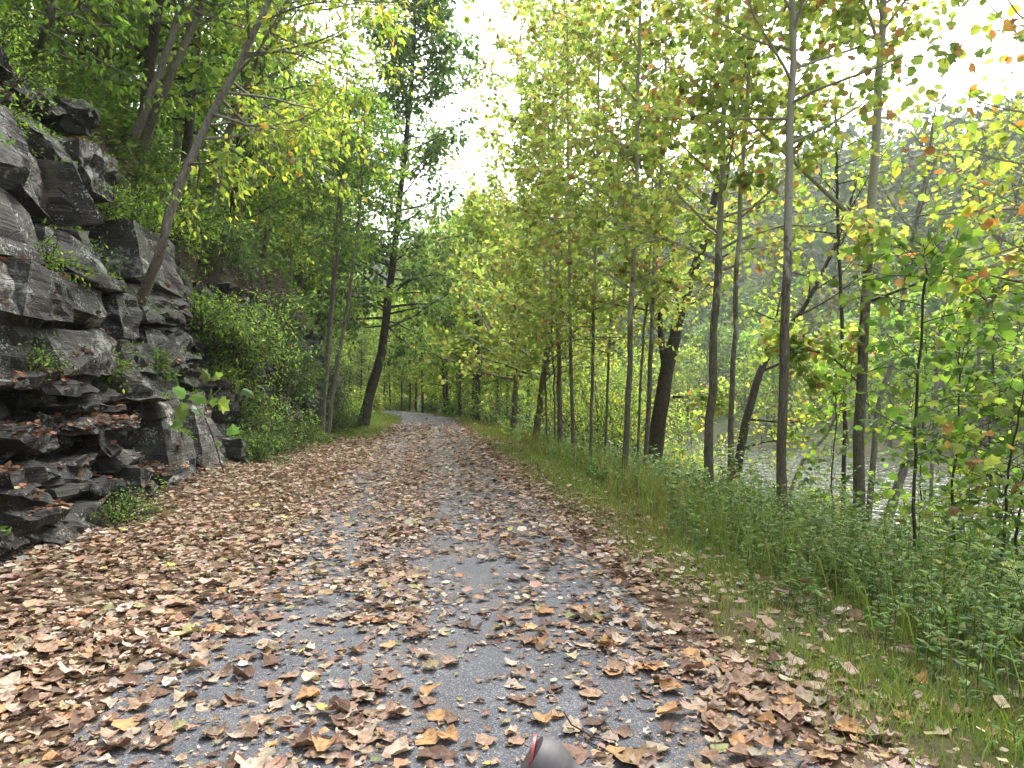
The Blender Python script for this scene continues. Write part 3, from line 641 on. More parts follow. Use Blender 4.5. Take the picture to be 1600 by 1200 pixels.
# ------------------------------------------------------------------ left hillside trees
def hill(pts, r, label, seed, name='hillside_tree', **kw):
    a = dict(nb=30, t0=.3, Lmax=3., elev=(-5, 40), nsub=8, nleaf=12, leaf=.15, tpl=WIDE, pal='yel', bark='bark_grey', droop=.4); a.update(kw)
    g_ = a.pop('group', None)
    return tag(plant(name, seed, pts, r * .85, .02, **a), label, 'tree', g_)
b0 = at_x(212, 486, -4.72)
hill([b0, at(250, 395, 11.8), at(272, 318, 11.9), at(330, 180, 12), at(395, 55, 12), at(470, -120, 12), at(520, -330, 12)], .1, 'curved grey tree rooted on a cliff ledge, leaning out over the trail', 50, t0=.4, nb=26, Lmax=3., azbias=(.1, 1.0), nleaf=13, leaf=.145, elev=(-25, 35))
hill([at_x(203, 232, -6.6), at(250, 110, 16.5), at(285, 0, 16.5), at(330, -200, 16.5), at(370, -420, 16.5)], .11, 'left one of two pale trunks rising together above the cliff', 51, t0=.4, Lmax=3.6, azbias=(0, 1.5))
hill([at_x(222, 228, -6.6), at(265, 120, 16.9), at(312, 15, 16.9), at(350, -150, 16.9), at(380, -400, 16.9)], .13, 'right one of two pale trunks rising together above the cliff', 52, t0=.42, Lmax=3.6, azbias=(0, 1.2), pal='green')
hill([at_x(55, 90, -7), at(75, 30, 12.5), at(100, -60, 12.5), at(140, -300, 12.5)], .06, 'thin tree above the top rocks in the upper left corner', 53, t0=.1, Lmax=2.2, pal='green', nb=22)
hill([at_x(140, 150, -9), at(170, 70, 19.5), at(200, -10, 19.5), at(240, -300, 19.5)], .16, 'grey trunk in the shade above the cliff, left of the pale pair', 54, t0=.1, Lmax=4, pal='green', nleaf=8)
# overhanging boughs high on the left
hill([at_x(330, 330, -5.6), at(360, 200, 19), at(420, 60, 19), at(500, -100, 19), at(540, -300, 19)], .1, 'yellow-leaved tree spreading its boughs from the cliff top over the trail', 55, t0=.15, Lmax=4.2, azbias=(.0, .9), nb=40, nleaf=13, leaf=.16, elev=(-25, 35))
# three thin stems at the cliff foot
for i_, (pp, r_) in enumerate([([(503, 690), (512, 560), (522, 450), (533, 330)], .09), ([(512, 684), (528, 560), (545, 470), (562, 330)], .1), ([(497, 688), (515, 500), (521, 420), (530, 300)], .07)]):
    hill(trunk_px(pp, 27 + .4 * i_, 13 - i_), r_, ['thin grey stem, middle of three rising close together before the dark rock', 'thin grey stem leaning right, of three rising close together', 'thinnest of three stems rising close together before the dark rock'][i_], 60 + i_, t0=.4, nb=24, Lmax=2.8, nleaf=12, leaf=.19, pal='green', bark='bark_grey', azbias=None)
# leaning dark trunk by the bend, tall crown
hill(trunk_px([(566, 672), (580, 610), (598, 545), (606, 470), (618, 380), (634, 220), (645, 100)], 35.5, 23), .3, 'dark trunk leaning right at the left edge of the trail, with a tall pointed crown', 65, t0=.3, nb=100, Lmax=5.4, nsub=9, nleaf=22, leaf=.27, tpl=OVAL, pal='blue', bark='bark_dark', shape=lambda t: np.clip(1.2 - t, .12, 1), elev=(-10, 30))
hill([gpos(-7, 47) + [0, 0, -.2], gpos(-7, 47) + [.3, 0, 5], gpos(-7, 47) + [.6, 0, 11], gpos(-7, 47) + [.8, 0, 16]], .25, 'broad green tree on the slope behind the leaning dark trunk', 67, t0=.1, nb=60, Lmax=4.8, nleaf=12, leaf=.32, pal='green', bark='bark_dark')
# the wood on the slope above
SLOPE = 'trees of the wooded slope above the cliff'
protos2 = []
for s_, (pal, h, bk) in enumerate([('green', 11, 'bark_grey'), ('yel', 10, 'bark_grey'), ('dark', 12, 'bark_dark'), ('green', 9, 'bark_dark')]):
    protos2.append(plant('hillside_tree', 400 + s_, [(0, 0, -.3), (.3, .1, h * .35), (.8, .0, h * .7), (1.2, .1, h)], .14, .02, nb=38, t0=.12, Lmax=3.6, elev=(-15, 40), nsub=8, nleaf=12, leaf=.24, tpl=OVAL, pal=pal, bark=bk, droop=.35, sides=7))
spots2 = []
for y in np.arange(8, 64, 3.6):
    for u in (-6.9, -9.5, -13, -18):
        if u < -6.95 or y > 17: spots2.append((u + rg.uniform(-.6, .6), y + rg.uniform(-1.3, 1.3)))
for i_, (u, y) in enumerate(spots2):
    p = gpos(u, y); j = rg.randrange(4); src = protos2[j if i_ >= 4 else i_]
    lab = ['leafy green tree', 'yellow-green tree', 'dark green tree', 'smaller green tree'][j if i_ >= 4 else i_] + (' right at the cliff top' if u > -8 else ' a little above the cliff' if u > -11 else ' high on the slope above the cliff') + (', near the upper left corner' if y < 18 else ', behind the curved ledge tree' if y < 36 else ', farther along towards the bend')
    if i_ < 4: src.location = p; tag(src, lab, 'tree', SLOPE)
    else: copy_tree(src, p, rg.uniform(-.9, .9), rg.uniform(.7, 1.15), lab, SLOPE)
# shrubs and plants on and below the cliff
for (x, y, z, h, lab, sd, pal, lf) in [
    (-4.7, 17.4, 1.6, 1.0, 'light green bush climbing the rock right of the pale slabs', 500, 'green', .09),
    (-4.4, 18.2, .7, 1.5, 'tall green bush against the cliff, tallest at the rock foot', 501, 'weed', .1),
    (-3.9, 17.0, 0, .75, 'green bush at the cliff foot where the leaf litter ends', 502, 'weed', .08),
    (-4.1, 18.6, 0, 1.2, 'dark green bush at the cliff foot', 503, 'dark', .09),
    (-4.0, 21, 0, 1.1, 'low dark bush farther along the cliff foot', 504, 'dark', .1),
    (-4.0, 24, 0, 1.0, 'low bush just before the three thin stems', 505, 'weed', .1),
    (-4.9, 16.6, 3.0, 1.1, 'bush with pale green leaves hanging from the cliff above the slabs', 506, 'green', .1),
    (-5.0, 18.5, 2.4, 2.0, 'large bush spilling over the cliff edge', 507, 'weed', .12),
    (-4.9, 23, 2.6, 2.2, 'dark bush hanging over the farther cliff', 508, 'dark', .13),
    (-5.3, 9.8, 4.45, .55, 'small leafy plant on the ledge beneath the top rocks', 509, 'green', .07),
    (-5.4, 11.2, 4.5, .7, 'tuft of green plants on the ledge right of the top rocks', 510, 'weed', .07),
    (-5.5, 12.6, 4.4, .8, 'green plant on top of the squared block', 511, 'green', .07),
    (-5.7, 10.4, 5.6, .9, 'hanging green plant below the pale pair of trunks', 512, 'green', .07),
    (-4.75, 11.6, 2.4, .5, 'small plant at the foot of the curved tree', 513, 'yel', .06),
    (-4.4, 9.0, 2.95, .3, 'tiny green plant on the smooth rock shelf', 514, 'green', .06),
    (-4.5, 12.6, 1.9, .35, 'dark fern-like tuft under the squared block', 515, 'dark', .09),
    (-3.65, 9.4, 0, .4, 'low green weeds at the foot of the cliff beside a boulder', 516, 'weed', .05),
    (-3.55, 8.9, 0, .3, 'sparse weed patch in the litter below the cliff', 517, 'weed', .05),
    (-4.7, 18.3, 2.2, 1.4, 'bright green bush halfway up the cliff', 523, 'green', .1),
    (-4.6, 18.2, 2.6, 2.0, 'yellow-green bush leaning from the middle of the cliff', 524, 'weed', .11),
    (-4.2, 19.6, .3, 1.6, 'thick green bush at the cliff foot behind the tall one', 525, 'weed', .1),
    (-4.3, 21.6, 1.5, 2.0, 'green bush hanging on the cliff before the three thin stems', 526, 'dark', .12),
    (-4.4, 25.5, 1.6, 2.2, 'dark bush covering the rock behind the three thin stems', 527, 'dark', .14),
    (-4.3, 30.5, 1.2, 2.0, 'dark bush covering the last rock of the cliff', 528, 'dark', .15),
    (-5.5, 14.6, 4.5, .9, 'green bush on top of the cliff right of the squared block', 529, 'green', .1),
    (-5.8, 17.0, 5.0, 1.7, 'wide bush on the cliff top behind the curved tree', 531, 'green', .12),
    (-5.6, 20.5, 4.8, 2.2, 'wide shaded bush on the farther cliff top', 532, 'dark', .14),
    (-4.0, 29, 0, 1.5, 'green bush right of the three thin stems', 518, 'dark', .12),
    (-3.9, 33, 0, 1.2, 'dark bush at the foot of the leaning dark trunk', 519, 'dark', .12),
    (-3.9, 40, 0, 1.6, 'bright green bush behind the leaning dark trunk', 520, 'green', .14),
    (-5.3, 7.6, 5.9, .8, 'green plants on the very top of the cliff, left edge', 533, 'green', .08),
    (-5.2, 9.2, 4.6, .55, 'green tuft hanging below the top rocks', 534, 'green', .07),
    (-4.6, 10.4, 3.0, .5, 'green tuft on the ledge left of the curved tree', 535, 'weed', .06),
    (-4.2, 8.2, 1.75, .3, 'small green plant among the leaves of the long ledge', 536, 'weed', .05),
    (-4.3, 10.2, 1.8, .4, 'small fern-like plant at the end of the long ledge', 537, 'green', .07),
    (-5.8, 8.3, 5.9, 1.0, 'leafy bush on the top rocks at the left edge', 521, 'green', .08)]:
    shrub(0, 0, 0, h, lab, sd, n=30 if h > .6 else 14, nsub=8, nleaf=9 if h > .6 else 7, leaf=lf, pal=pal, at_pos=(x, y, z), elev=(15, 80), name='bush' if h > .6 else 'weed_plant', cat='bush' if h > .6 else 'plant', r0=.006 if h < .6 else .01)  # several bushes take darker leaf colours to stand for shaded hollows
# the big-leaved shoots before the dark recess
tag(plant('sapling', 530, [at_x(352, 745, -3.75) * np.array([1, 1, 0]), at_x(335, 690, -3.65), at_x(320, 640, -3.6), at_x(345, 605, -3.6)], .012, .004, nb=8, t0=.35, Lmax=.55, elev=(-15, 25), nsub=1, nleaf=2, leaf=.26, tpl=SYC, pal='blue', bark='bark_dark', parent_leaf=99, spread=.35, wig=.006), 'drooping shoot with a few very large pale leaves before the rock recess', 'sapling')

# ------------------------------------------------------------------ fallen leaves
def dens(u, y):
    """how thickly fallen leaves lie (0..1)"""
    u = u + .18 * fbm(y * .5, 0 * y, 9)
    k = np.interp(u, [-4.6, -1.75, -1.35, -1.0, -.75, -.5, -.15, .05, .3, .5, .75, 1.15, 1.4, 1.75, 2.3, 3.2, 4.5],
                     [1, 1, .66, .28, .45, .85, .70, .28, .13, .32, .30, .5, 1, .85, .22, .08, .03])
    mid = np.interp(u, [-4.6, -1.6, -1.05, -.75, -.3, .1, .4, .8, 1.1, 1.4, 1.9, 2.6, 4], [1, 1, .55, .42, .95, .48, .2, .6, .4, .8, .7, .2, .04])
    t = np.clip((y - 4.5) / 6, 0, 1); k = k * (1 - t) + mid * t
    t2 = np.clip((y - 37) / 3, 0, 1); k = k * (1 - .75 * t2)
    k = np.where((u < -2.6) & (y > 26), k * .35, k)
    return k * np.clip(.85 + .6 * fbm(u * 2.1, y * 1.7, 4) + .5 * fbm(u * 7, y * 6, 6), .06, 1.4)
PL = [((.35, .24, .165), 5), ((.25, .165, .11), 4), ((.40, .315, .23), 5), ((.39, .235, .13), 1.5), ((.13, .085, .065), 3), ((.44, .385, .32), 2.4), ((.27, .26, .12), .5), ((.45, .40, .12), .15)]
def leaf_tpl(outline, seed, curl):
    rng = np.random.default_rng(seed); o = np.array(outline, float)
    o = o + rng.normal(size=o.shape) * .035; k = len(o); c = o.mean(0)
    mid_ = (o * .5 + c * .5)
    V2 = np.vstack([[c], mid_, o]); r_ = np.linalg.norm(V2 - c, axis=1)
    ph = rng.uniform(0, 6.28); a = np.arctan2(V2[:, 1] - c[1], V2[:, 0] - c[0])
    axis = rng.uniform(0, 3.14); across = (V2 - c) @ np.array([math.cos(axis), math.sin(axis)])
    z = curl * (across ** 2 * 1.7 + r_ * .22 * np.sin(2 * a + ph) + .16 * r_ * np.sin(5 * a + ph * 2)) + .03 * rng.normal(size=len(V2)) * (r_ > .05)
    V = np.column_stack([V2 - [0, .5], z - z.min() + .01])
    Fc = [[0, 1 + i, 1 + (i + 1) % k] for i in range(k)]
    for i in range(k):
        j = (i + 1) % k; Fc += [[1 + i, 1 + k + i, 1 + k + j], [1 + i, 1 + k + j, 1 + j]]
    return V, np.array(Fc)
O_SYC = [(0, 0), (.30, .0), (.5, .17), (.44, .36), (.56, .56), (.38, .68), (.22, .82), (0, .95), (-.22, .82), (-.38, .68), (-.56, .56), (-.44, .36), (-.5, .17), (-.30, .0)]
O_OV = [(0, 0), (.2, .12), (.29, .36), (.24, .65), (.1, .88), (0, 1), (-.1, .88), (-.24, .65), (-.29, .36), (-.2, .12)]
TPL_HI = [leaf_tpl(O_SYC, s, .2 + .17 * (s % 4)) for s in range(8)] + [leaf_tpl(O_OV, 20 + s, .3 + .25 * s) for s in range(3)]
def lowtpl(seed, curl):
    rng = np.random.default_rng(seed); a = np.linspace(0, 6.283, 7)[:-1]; r_ = .5 * rng.uniform(.65, 1.15, 6)
    o = np.column_stack([r_ * np.cos(a) * .9, r_ * np.sin(a)]); z = curl * rng.uniform(-.05, .45, 6)
    V = np.vstack([[0, 0, .02], np.column_stack([o, z])]); V[:, 2] -= V[:, 2].min() - .01
    return V, np.array([[0, 1 + i, 1 + (i + 1) % 6] for i in range(6)])
TPL_LO = [lowtpl(40 + s, .3 + .12 * s) for s in range(6)]
def scatter(n, y0, y1, p=1.):
    y = y0 + (y1 - y0) * RNG.random(n) ** p; u = RNG.uniform(-4.3, 3.4, n)
    keep = RNG.random(n) < dens(u, y); return u[keep], y[keep]
def surf(u, y):
    z = zt(u, y); on = np.abs(u) < 1.53
    return np.where(on, .022 - .012 * (u / 1.5) ** 2, z)
def basis(n, tilt):
    nr = unit(np.array([0, 0, 1.]) + RNG.normal(size=(n, 3)) * tilt); a = RNG.random(n) * 6.283
    return np.stack([np.cos(a), np.sin(a), 0 * a], -1), nr
SZ = lambda n: np.clip(RNG.lognormal(-2.98, .45, n), .016, .125)
parts = []; hi_all = []
u, y = scatter(17500, 1.6, 5.2, 1.0)
d2 = np.hypot(u, y)
pix = np.abs(((u * math.cos(YAW) - y * math.sin(YAW)) / np.maximum(u * math.sin(YAW) + y * math.cos(YAW), .1)) * F) < 790
inview = pix & (y > 3.02)
size = SZ(len(u)); score = np.where(inview, size / np.maximum(y, 1), 0)
order = np.argsort(-score); solo = set(order[:300].tolist())
tip, nr = basis(len(u), .16); lift = RNG.random(len(u)) ** 2 * .035 * dens(u, y) + .003
cols = pick(PL, len(u)); tid = RNG.integers(0, len(TPL_HI), len(u)); tid = np.where(size < .07, 8 + tid % 3, tid)
mask = np.ones(len(u), bool); mask[list(solo)] = False
P3 = np.stack([u, y, surf(u, y) + lift], -1)
for t in range(len(TPL_HI)):
    q = mask & (tid == t)
    if q.any(): parts.append(leaves(TPL_HI[t], P3[q], tip[q], nr[q], size[q], cols[q]))
for (y0, y1, n, sc, pw) in ((5.2, 10, 23500, 1., 1.), (10, 20, 31000, 1.1, 1.), (20, 46, 21000, 1.5, 1.), (46, 80, 3000, 2., 1.)):
    u, y = scatter(n, y0, y1, pw); tip, nr = basis(len(u), .22); t_ = RNG.integers(0, 6, len(u)); c_ = pick(PL, len(u)); s_ = SZ(len(u)) * sc
    Pq = np.stack([u + xc(y), y, surf(u, y) + RNG.random(len(u)) * .04 + .004], -1)
    for t in range(6):
        q = t_ == t; parts.append(leaves(TPL_LO[t], Pq[q], tip[q], nr[q], s_[q], c_[q]))
# crumbs and torn bits
u, y = scatter(9000, 2.4, 8); tip, nr = basis(len(u), .25)
parts.append(leaves(OVAL, np.stack([u, y, surf(u, y) + .005], -1), tip, nr, RNG.uniform(.012, .035, len(u)), pick(PL, len(u))))
# a few twigs
n = 130; u = RNG.uniform(-3.6, 2.2, n); y = RNG.uniform(2.6, 14, n); a = RNG.random(n) * 6.283; L_ = RNG.uniform(.08, .32, n)
TB, TR = branch_set(RNG, np.stack([u, y, surf(u, y) + .008], -1), np.stack([np.cos(a), np.sin(a), 0 * a], -1), L_, RNG.uniform(.002, .005, n), 6, .15, .0)
TB[..., 2] = np.maximum(TB[..., 2], surf(TB[..., 0], TB[..., 1]) + .006); V_, Q_ = tubes(TB, TR, 5); parts.append((V_, Q_, np.tile([.09, .065, .05], (len(V_), 1))))
# dry leaves caught in the grass on the right
n = 1500; u = RNG.uniform(1.8, 6, n); y = RNG.uniform(2, 14, n); q = RNG.random(n) < np.clip(.55 + .8 * fbm(u * .8, y * .7, 12), .05, 1); u, y = u[q], y[q]
tip, nr = basis(len(u), .4); parts.append(leaves(TPL_LO[2], np.stack([u, y, zt(u, y) + RNG.random(len(u)) * .12], -1), tip, nr, SZ(len(u)), pick(PL, len(u))))
tag(mk('leaf_litter', parts, M['litter'], smooth=True), 'carpet of brown fallen leaves over the trail and its edges', 'leaves', kind='stuff')
# the three hundred largest, one by one
kinds = [((.33, .225, .155), 'tan'), ((.22, .14, .10), 'brown'), ((.40, .32, .25), 'pale beige'), ((.42, .245, .115), 'orange-brown'), ((.14, .085, .06), 'dark brown'), ((.42, .40, .10), 'yellowish')]
pool = {}
rg2 = random.Random(3)
us_, ys_ = P3[:, 0], P3[:, 1]
sid = np.array(order[:300]); size_s = size[sid]
for j in sid:
    ci = rg2.choices(range(6), (5, 3, 4, 3, 2, .25))[0]; t = int(tid[j]); key = (t, ci)
    if key not in pool:
        me = bpy.data.meshes.new('fallen_leaf'); V, Fc = TPL_HI[t]; rr = np.random.default_rng(t * 7 + ci)
        C = np.clip(np.array(kinds[ci][0]) * (1 + .12 * rr.normal(size=(len(V), 1))), .01, 1)
        fill_mesh(me, [(V, Fc, C)], True); me.materials.append(M['litter']); pool[key] = me
    o = bpy.data.objects.new('fallen_leaf', pool[key]); COL.objects.link(o)
    o.location = P3[j]; o.scale = (size[j],) * 3; o.rotation_euler = (rg2.gauss(0, .12), rg2.gauss(0, .12), rg2.uniform(0, 6.28))
    side = 'in the litter left of the asphalt' if us_[j] < -1.5 else 'on the left half of the asphalt' if us_[j] < -.3 else 'on the middle of the asphalt' if us_[j] < .45 else 'on the right half of the asphalt' if us_[j] < 1.45 else 'on the grassy right verge'
    shp = 'lobed' if t < 8 else 'oval'
    near = ' near the bottom edge' if ys_[j] < 3.7 else ''
    tag(o, f'{kinds[ci][1]} {shp} fallen leaf {side}{near}', 'leaf', f'{kinds[ci][1]} {shp} leaves {side}{near}')
# litter caught on the ledges of the cliff: dropped on whatever rock lies below
bpy.context.view_layer.update()
dg = bpy.context.evaluated_depsgraph_get()
from mathutils.bvhtree import BVHTree
rv, rf, off = [], [], 0
for o in cliff.children:
    me = o.data; rv += [v.co.to_tuple() for v in me.vertices]; rf += [[i + off for i in pl.vertices] for pl in me.polygons]; off += len(me.vertices)
bv = BVHTree.FromPolygons(rv, rf)
lp, lc = [], []
rg3 = random.Random(9)
moss = []
for _ in range(42000):
    x, y = rg3.uniform(-6.4, -3.5), rg3.uniform(5.5, 20)
    z0 = rg3.choice([7, 1.95, 3.1, 4.4, 1.3, .7])
    h, nn, _, _ = bv.ray_cast(Vector((x, y, z0)), Vector((0, 0, -1)), 2.5)
    if h and nn.z > .62:
        f_ = float(fbm(np.array(x * 1.3), np.array(y * 1.1 + h.z * 2), 21))
        if f_ > -.08 and h.z > .25: lp.append(h + nn * .012)
        elif f_ < -.32: moss.append(h)
lp = np.array([tuple(p) for p in lp]); tip, nr = basis(len(lp), .45)
tag(mk('ledge_litter', [leaves(TPL_LO[1], lp, tip, nr, SZ(len(lp)) * .95, pick([((.30, .16, .095), 5), ((.22, .11, .07), 4), ((.38, .25, .16), 2), ((.14, .08, .05), 2)], len(lp)))], M['litter']), 'reddish brown leaves heaped on the ledges of the slate cliff', 'leaves', kind='stuff')
mp_ = np.array([tuple(p) for p in moss]); n = len(mp_)
mp_ = np.repeat(mp_, 2, 0) + RNG.normal(size=(2 * n, 3)) * np.array([.05, .05, .01])
tip = unit(RNG.normal(size=(2 * n, 3)) * .6 + np.array([.3, 0, .5]))
tag(mk('ledge_plants', [leaves(LANCE, mp_, tip, unit(RNG.normal(size=(2 * n, 3)) * .5 + [0, 0, .8]), RNG.uniform(.04, .1, 2 * n), pick(PAL['green'], 2 * n))], M['grass']), 'small green plants and moss growing along the cliff ledges', 'plants', kind='stuff')

# ------------------------------------------------------------------ grass and weeds
GP = [((.17, .25, .05), 4), ((.23, .31, .065), 4), ((.11, .18, .04), 1.5), ((.34, .32, .13), 1.2), ((.24, .14, .08), .4)]
DRY = [((.28, .18, .09), 3), ((.22, .12, .07), 2), ((.30, .27, .10), 2), ((.14, .19, .04), 2)]
def blades(u, y, hgt, wid, pal, dry=0.):
    n = len(u); b = gpos(u, y); a = RNG.random(n) * 6.283; lean = np.stack([np.cos(a), np.sin(a), 0 * a], -1) * (hgt * RNG.uniform(.15, .8, n))[:, None]
    sd = np.stack([-np.sin(a + .8), np.cos(a + .8), 0 * a], -1) * wid[:, None]
    up = np.array([0, 0, 1.]) * hgt[:, None]
    b = b - [0, 0, .02]
    V = np.stack([b - sd, b + sd, b + up * .6 + lean * .35 + sd * .7, b + up * .6 + lean * .35 - sd * .7, b + up + lean], 1)
    Fq = np.array([[0, 1, 2], [0, 2, 3], [3, 2, 4]]); FF = (Fq[None] + (np.arange(n) * 5)[:, None, None]).reshape(-1, 3)
    C = pick(pal, n); dm = RNG.random(n) < dry; C[dm] = pick(DRY, n)[dm]
    return V.reshape(-1, 3), FF, np.repeat(C, 5, 0)
parts = []
for (n, u0, u1, y0, y1, h, wd) in ((36000, 1.75, 4.0, 1.8, 9, .11, .004), (24000, 1.8, 4.4, 8, 22, .13, .007), (9000, 1.8, 5, 20, 48, .22, .012), (3500, 1.9, 6, 46, 100, .3, .025),
                               (9000, 2.9, 8, 2.5, 12, .55, .0045), (8000, 3.2, 9, 11, 26, .6, .008), (3500, 3.6, 9, 25, 48, .6, .016),
                               (9000, -3.6, -1.9, 27, 52, .17, .011), (1600, -3.4, -1.7, 9, 26, .08, .006), (500, -3.6, -2.2, 3, 9, .07, .004), (2000, -4, -1.9, 46, 100, .25, .025), (2600, 9.5, 12, 8, 70, .6, .012)):
    u = RNG.uniform(u0, u1, n); y = RNG.uniform(y0, y1, n)
    cl = fbm(u * 1.5, y * 1.2, 14)
    edge = np.clip((u - 1.7) / .8, .12, 1) if u0 > 0 else 1.
    keep = RNG.random(n) < np.clip(.72 + .7 * cl, .05, 1) * edge * (1. if u0 > 0 or y0 > 20 else np.clip(cl * 2, 0, 1)); u, y = u[keep], y[keep]
    dryf = np.clip(.12 + .9 * fbm(u * .9 + 3, y * .55, 16), 0, .8) * (u > 0) * (u < 3.8)
    parts.append(blades(u, y, h * RNG.uniform(.5, 1.3, len(u)), wd * RNG.uniform(.6, 1.3, len(u)), GP, dryf))
tag(mk('grass', parts, M['grass']), 'rough green and drying grass along the edges of the trail', 'grass', kind='stuff')
# leafy weeds on the bank
def weeds(n, u0, u1, y0, y1, h, nl, lf, pal='weed'):
    u = RNG.uniform(u0, u1, n); y = RNG.uniform(y0, y1, n)
    c = fbm(u * .7, y * .6, 18); k = RNG.random(n) < np.clip(.7 + .6 * c, .08, 1) * (np.clip((u - u0 + .2) / 1.2, .1, 1) if u0 > 0 else 1.); u, y = u[k], y[k]; n = len(u)
    if u0 < 0: pass
    b = gpos(u, y); hh = h * RNG.uniform(.5, 1.25, n) * (1 + .25 * c[k]) * (np.clip(.45 + .4 * (u - u0), .45, 1) if u0 > 0 else 1.)
    a = RNG.random(n) * 6.283; ln = np.stack([np.cos(a), np.sin(a), 0 * a], -1) * RNG.uniform(.05, .45, n)[:, None]
    s = np.linspace(0, 1, 4)[None, :, None]; P = b[:, None] + hh[:, None, None] * (s * np.array([0, 0, 1.]) + ln[:, None] * s ** 2)
    st = tubes(P, np.tile(np.linspace(.004, .0015, 4), (n, 1)), 3)
    li = np.repeat(np.arange(n), nl); t = RNG.uniform(.15, 1, n * nl); p, tg = samp(P, li, t)
    az = RNG.random(n * nl) * 6.283; o = np.stack([np.cos(az), np.sin(az), RNG.uniform(-.3, .7, n * nl)], -1)
    L = leaves(LANCE if lf < .1 else OVAL, p, unit(o), unit(RNG.normal(size=(n * nl, 3)) * .35 + [0, 0, 1]), lf * RNG.uniform(.5, 1.3, n * nl) * (1.2 - .5 * t), pick(PAL[pal], n * nl))
    return [(st[0], st[1], np.tile([.09, .13, .04], (len(st[0]), 1))), L]
parts = weeds(1500, 2.7, 8.0, 2.6, 9, .70, 20, .085) + weeds(330, 3.4, 8.5, 3, 12, 1.15, 30, .12, 'green') + weeds(140, 3.6, 9, 3, 14, 1.5, 34, .1, 'yel') + weeds(2200, 3.1, 9.5, 8, 18, .66, 15, .105) + weeds(1500, 3.2, 10, 17, 34, .75, 12, .15) + weeds(700, 3.2, 11, 33, 60, 1.0, 12, .22)
parts += weeds(420, 1.9, 3.2, 2.6, 12, .14, 9, .05)
tag(mk('weeds', parts, M['grass']), 'tangle of leafy green weeds covering the river bank', 'weeds', kind='stuff')

parts = weeds(2100, -9, -5.2, 7, 20, .7, 16, .14, 'weed') + weeds(2200, -12, -5.2, 19, 48, .9, 16, .19, 'weed') + weeds(800, -20, -9, 8, 60, 1.3, 12, .34, 'dark')
tag(mk('undergrowth', parts, M['grass']), 'green undergrowth covering the slope above the cliff', 'undergrowth', kind='stuff')
n = 9000; u = RNG.uniform(-11, -5.2, n); y = RNG.uniform(7, 40, n); tip, nr = basis(n, .5)
tag(mk('slope_litter', [leaves(TPL_LO[3], gpos(u, y) + np.array([0, 0, .02]), tip, nr, SZ(n) * 1.8, pick(PL, n))], M['litter']), 'brown leaves lying on the slope above the cliff', 'leaves', kind='stuff')

# ------------------------------------------------------------------ far bank and hills
FB = 'trees lining the far bank of the river'
fp = []
for s_, (pal, h) in enumerate([('green', 9), ('yel', 8), ('blue', 11)]):
    fp.append(plant('far_bank_tree', 600 + s_, [(0, 0, -.3), (.2, .1, h * .4), (0, .2, h * .75), (.2, 0, h)], .14, .02, nb=30, t0=.1, Lmax=3.6, nsub=6, nleaf=6, leaf=.42, tpl=OVAL, pal=pal, bark='bark_grey', sides=6, elev=(0, 55)))
rg4 = random.Random(12)
i_ = 0
for y in np.arange(6, 150, 4.6):
    for u in (37.5, 43):
        p = gpos(u + rg4.uniform(-1.5, 1.5), y + rg4.uniform(-1.8, 1.8)); j = rg4.randrange(3) if i_ > 2 else i_
        lab = ['rounded green tree', 'yellowish tree', 'tall blue-green tree'][j] + (' at the water on the far bank' if u < 40 else ' behind the first row on the far bank') + (', towards the right edge' if y < 50 else ', seen between the sycamore trunks' if y < 95 else ', far upstream')
        if i_ < 3: fp[j].location = p; tag(fp[j], lab, 'tree', FB)
        else: copy_tree(fp[j], p, rg4.uniform(0, 6.28), rg4.uniform(.6, 1.25), lab, FB)
        i_ += 1
# the wood on the far hill reads as one mass
def forest(bands, pal, name, label):
    tag(mk(name, [forest_part(*b, pal) for b in bands], M['forest']), label, 'forest', kind='stuff')
def forest_part(n, u0, u1, y0, y1, r, faces, f0, f1, pal):
    u = RNG.uniform(u0, u1, n); y = RNG.uniform(y0, y1, n); b = gpos(u, y)
    rr = r * RNG.uniform(.7, 1.3, n); k = faces; m = n * k
    d = unit(RNG.normal(size=(n, k, 3)) + [0, 0, .35]); rad = RNG.uniform(.55, 1.08, (n, k, 1))
    P = b[:, None] + np.array([0, 0, 1.]) * (rr * 1.25)[:, None, None] + d * rad * rr[:, None, None] * np.array([1, 1, 1.45])
    nr = unit(d + RNG.normal(size=(n, k, 3)) * .45); tip = unit(RNG.normal(size=(n, k, 3)))
    C = np.repeat(pick(pal, n, jit=.22), k, 0) * (1 + .2 * RNG.normal(size=(m, 1)))
    return leaves(OVAL, P.reshape(-1, 3), tip.reshape(-1, 3), nr.reshape(-1, 3), np.repeat(rr, k) * RNG.uniform(f0, f1, m), np.clip(C, .01, .5))
HP = [((.065, .115, .035), 5), ((.09, .15, .04), 4), ((.13, .17, .045), 2), ((.19, .18, .05), .8), ((.05, .09, .035), 3)]
forest([(520, 45, 95, 10, 190, 3.4, 96, .18, .38), (520, 95, 160, 20, 300, 4.4, 58, .22, .46), (900, 150, 250, 30, 390, 5.2, 40, .28, .58)], HP, 'far_forest', 'hazy wooded hillside across the river')
forest([(600, -70, -20, 10, 150, 3.6, 36, .28, .65)], PAL['dark'], 'slope_forest', 'shaded wood high on the slope above the cliff')

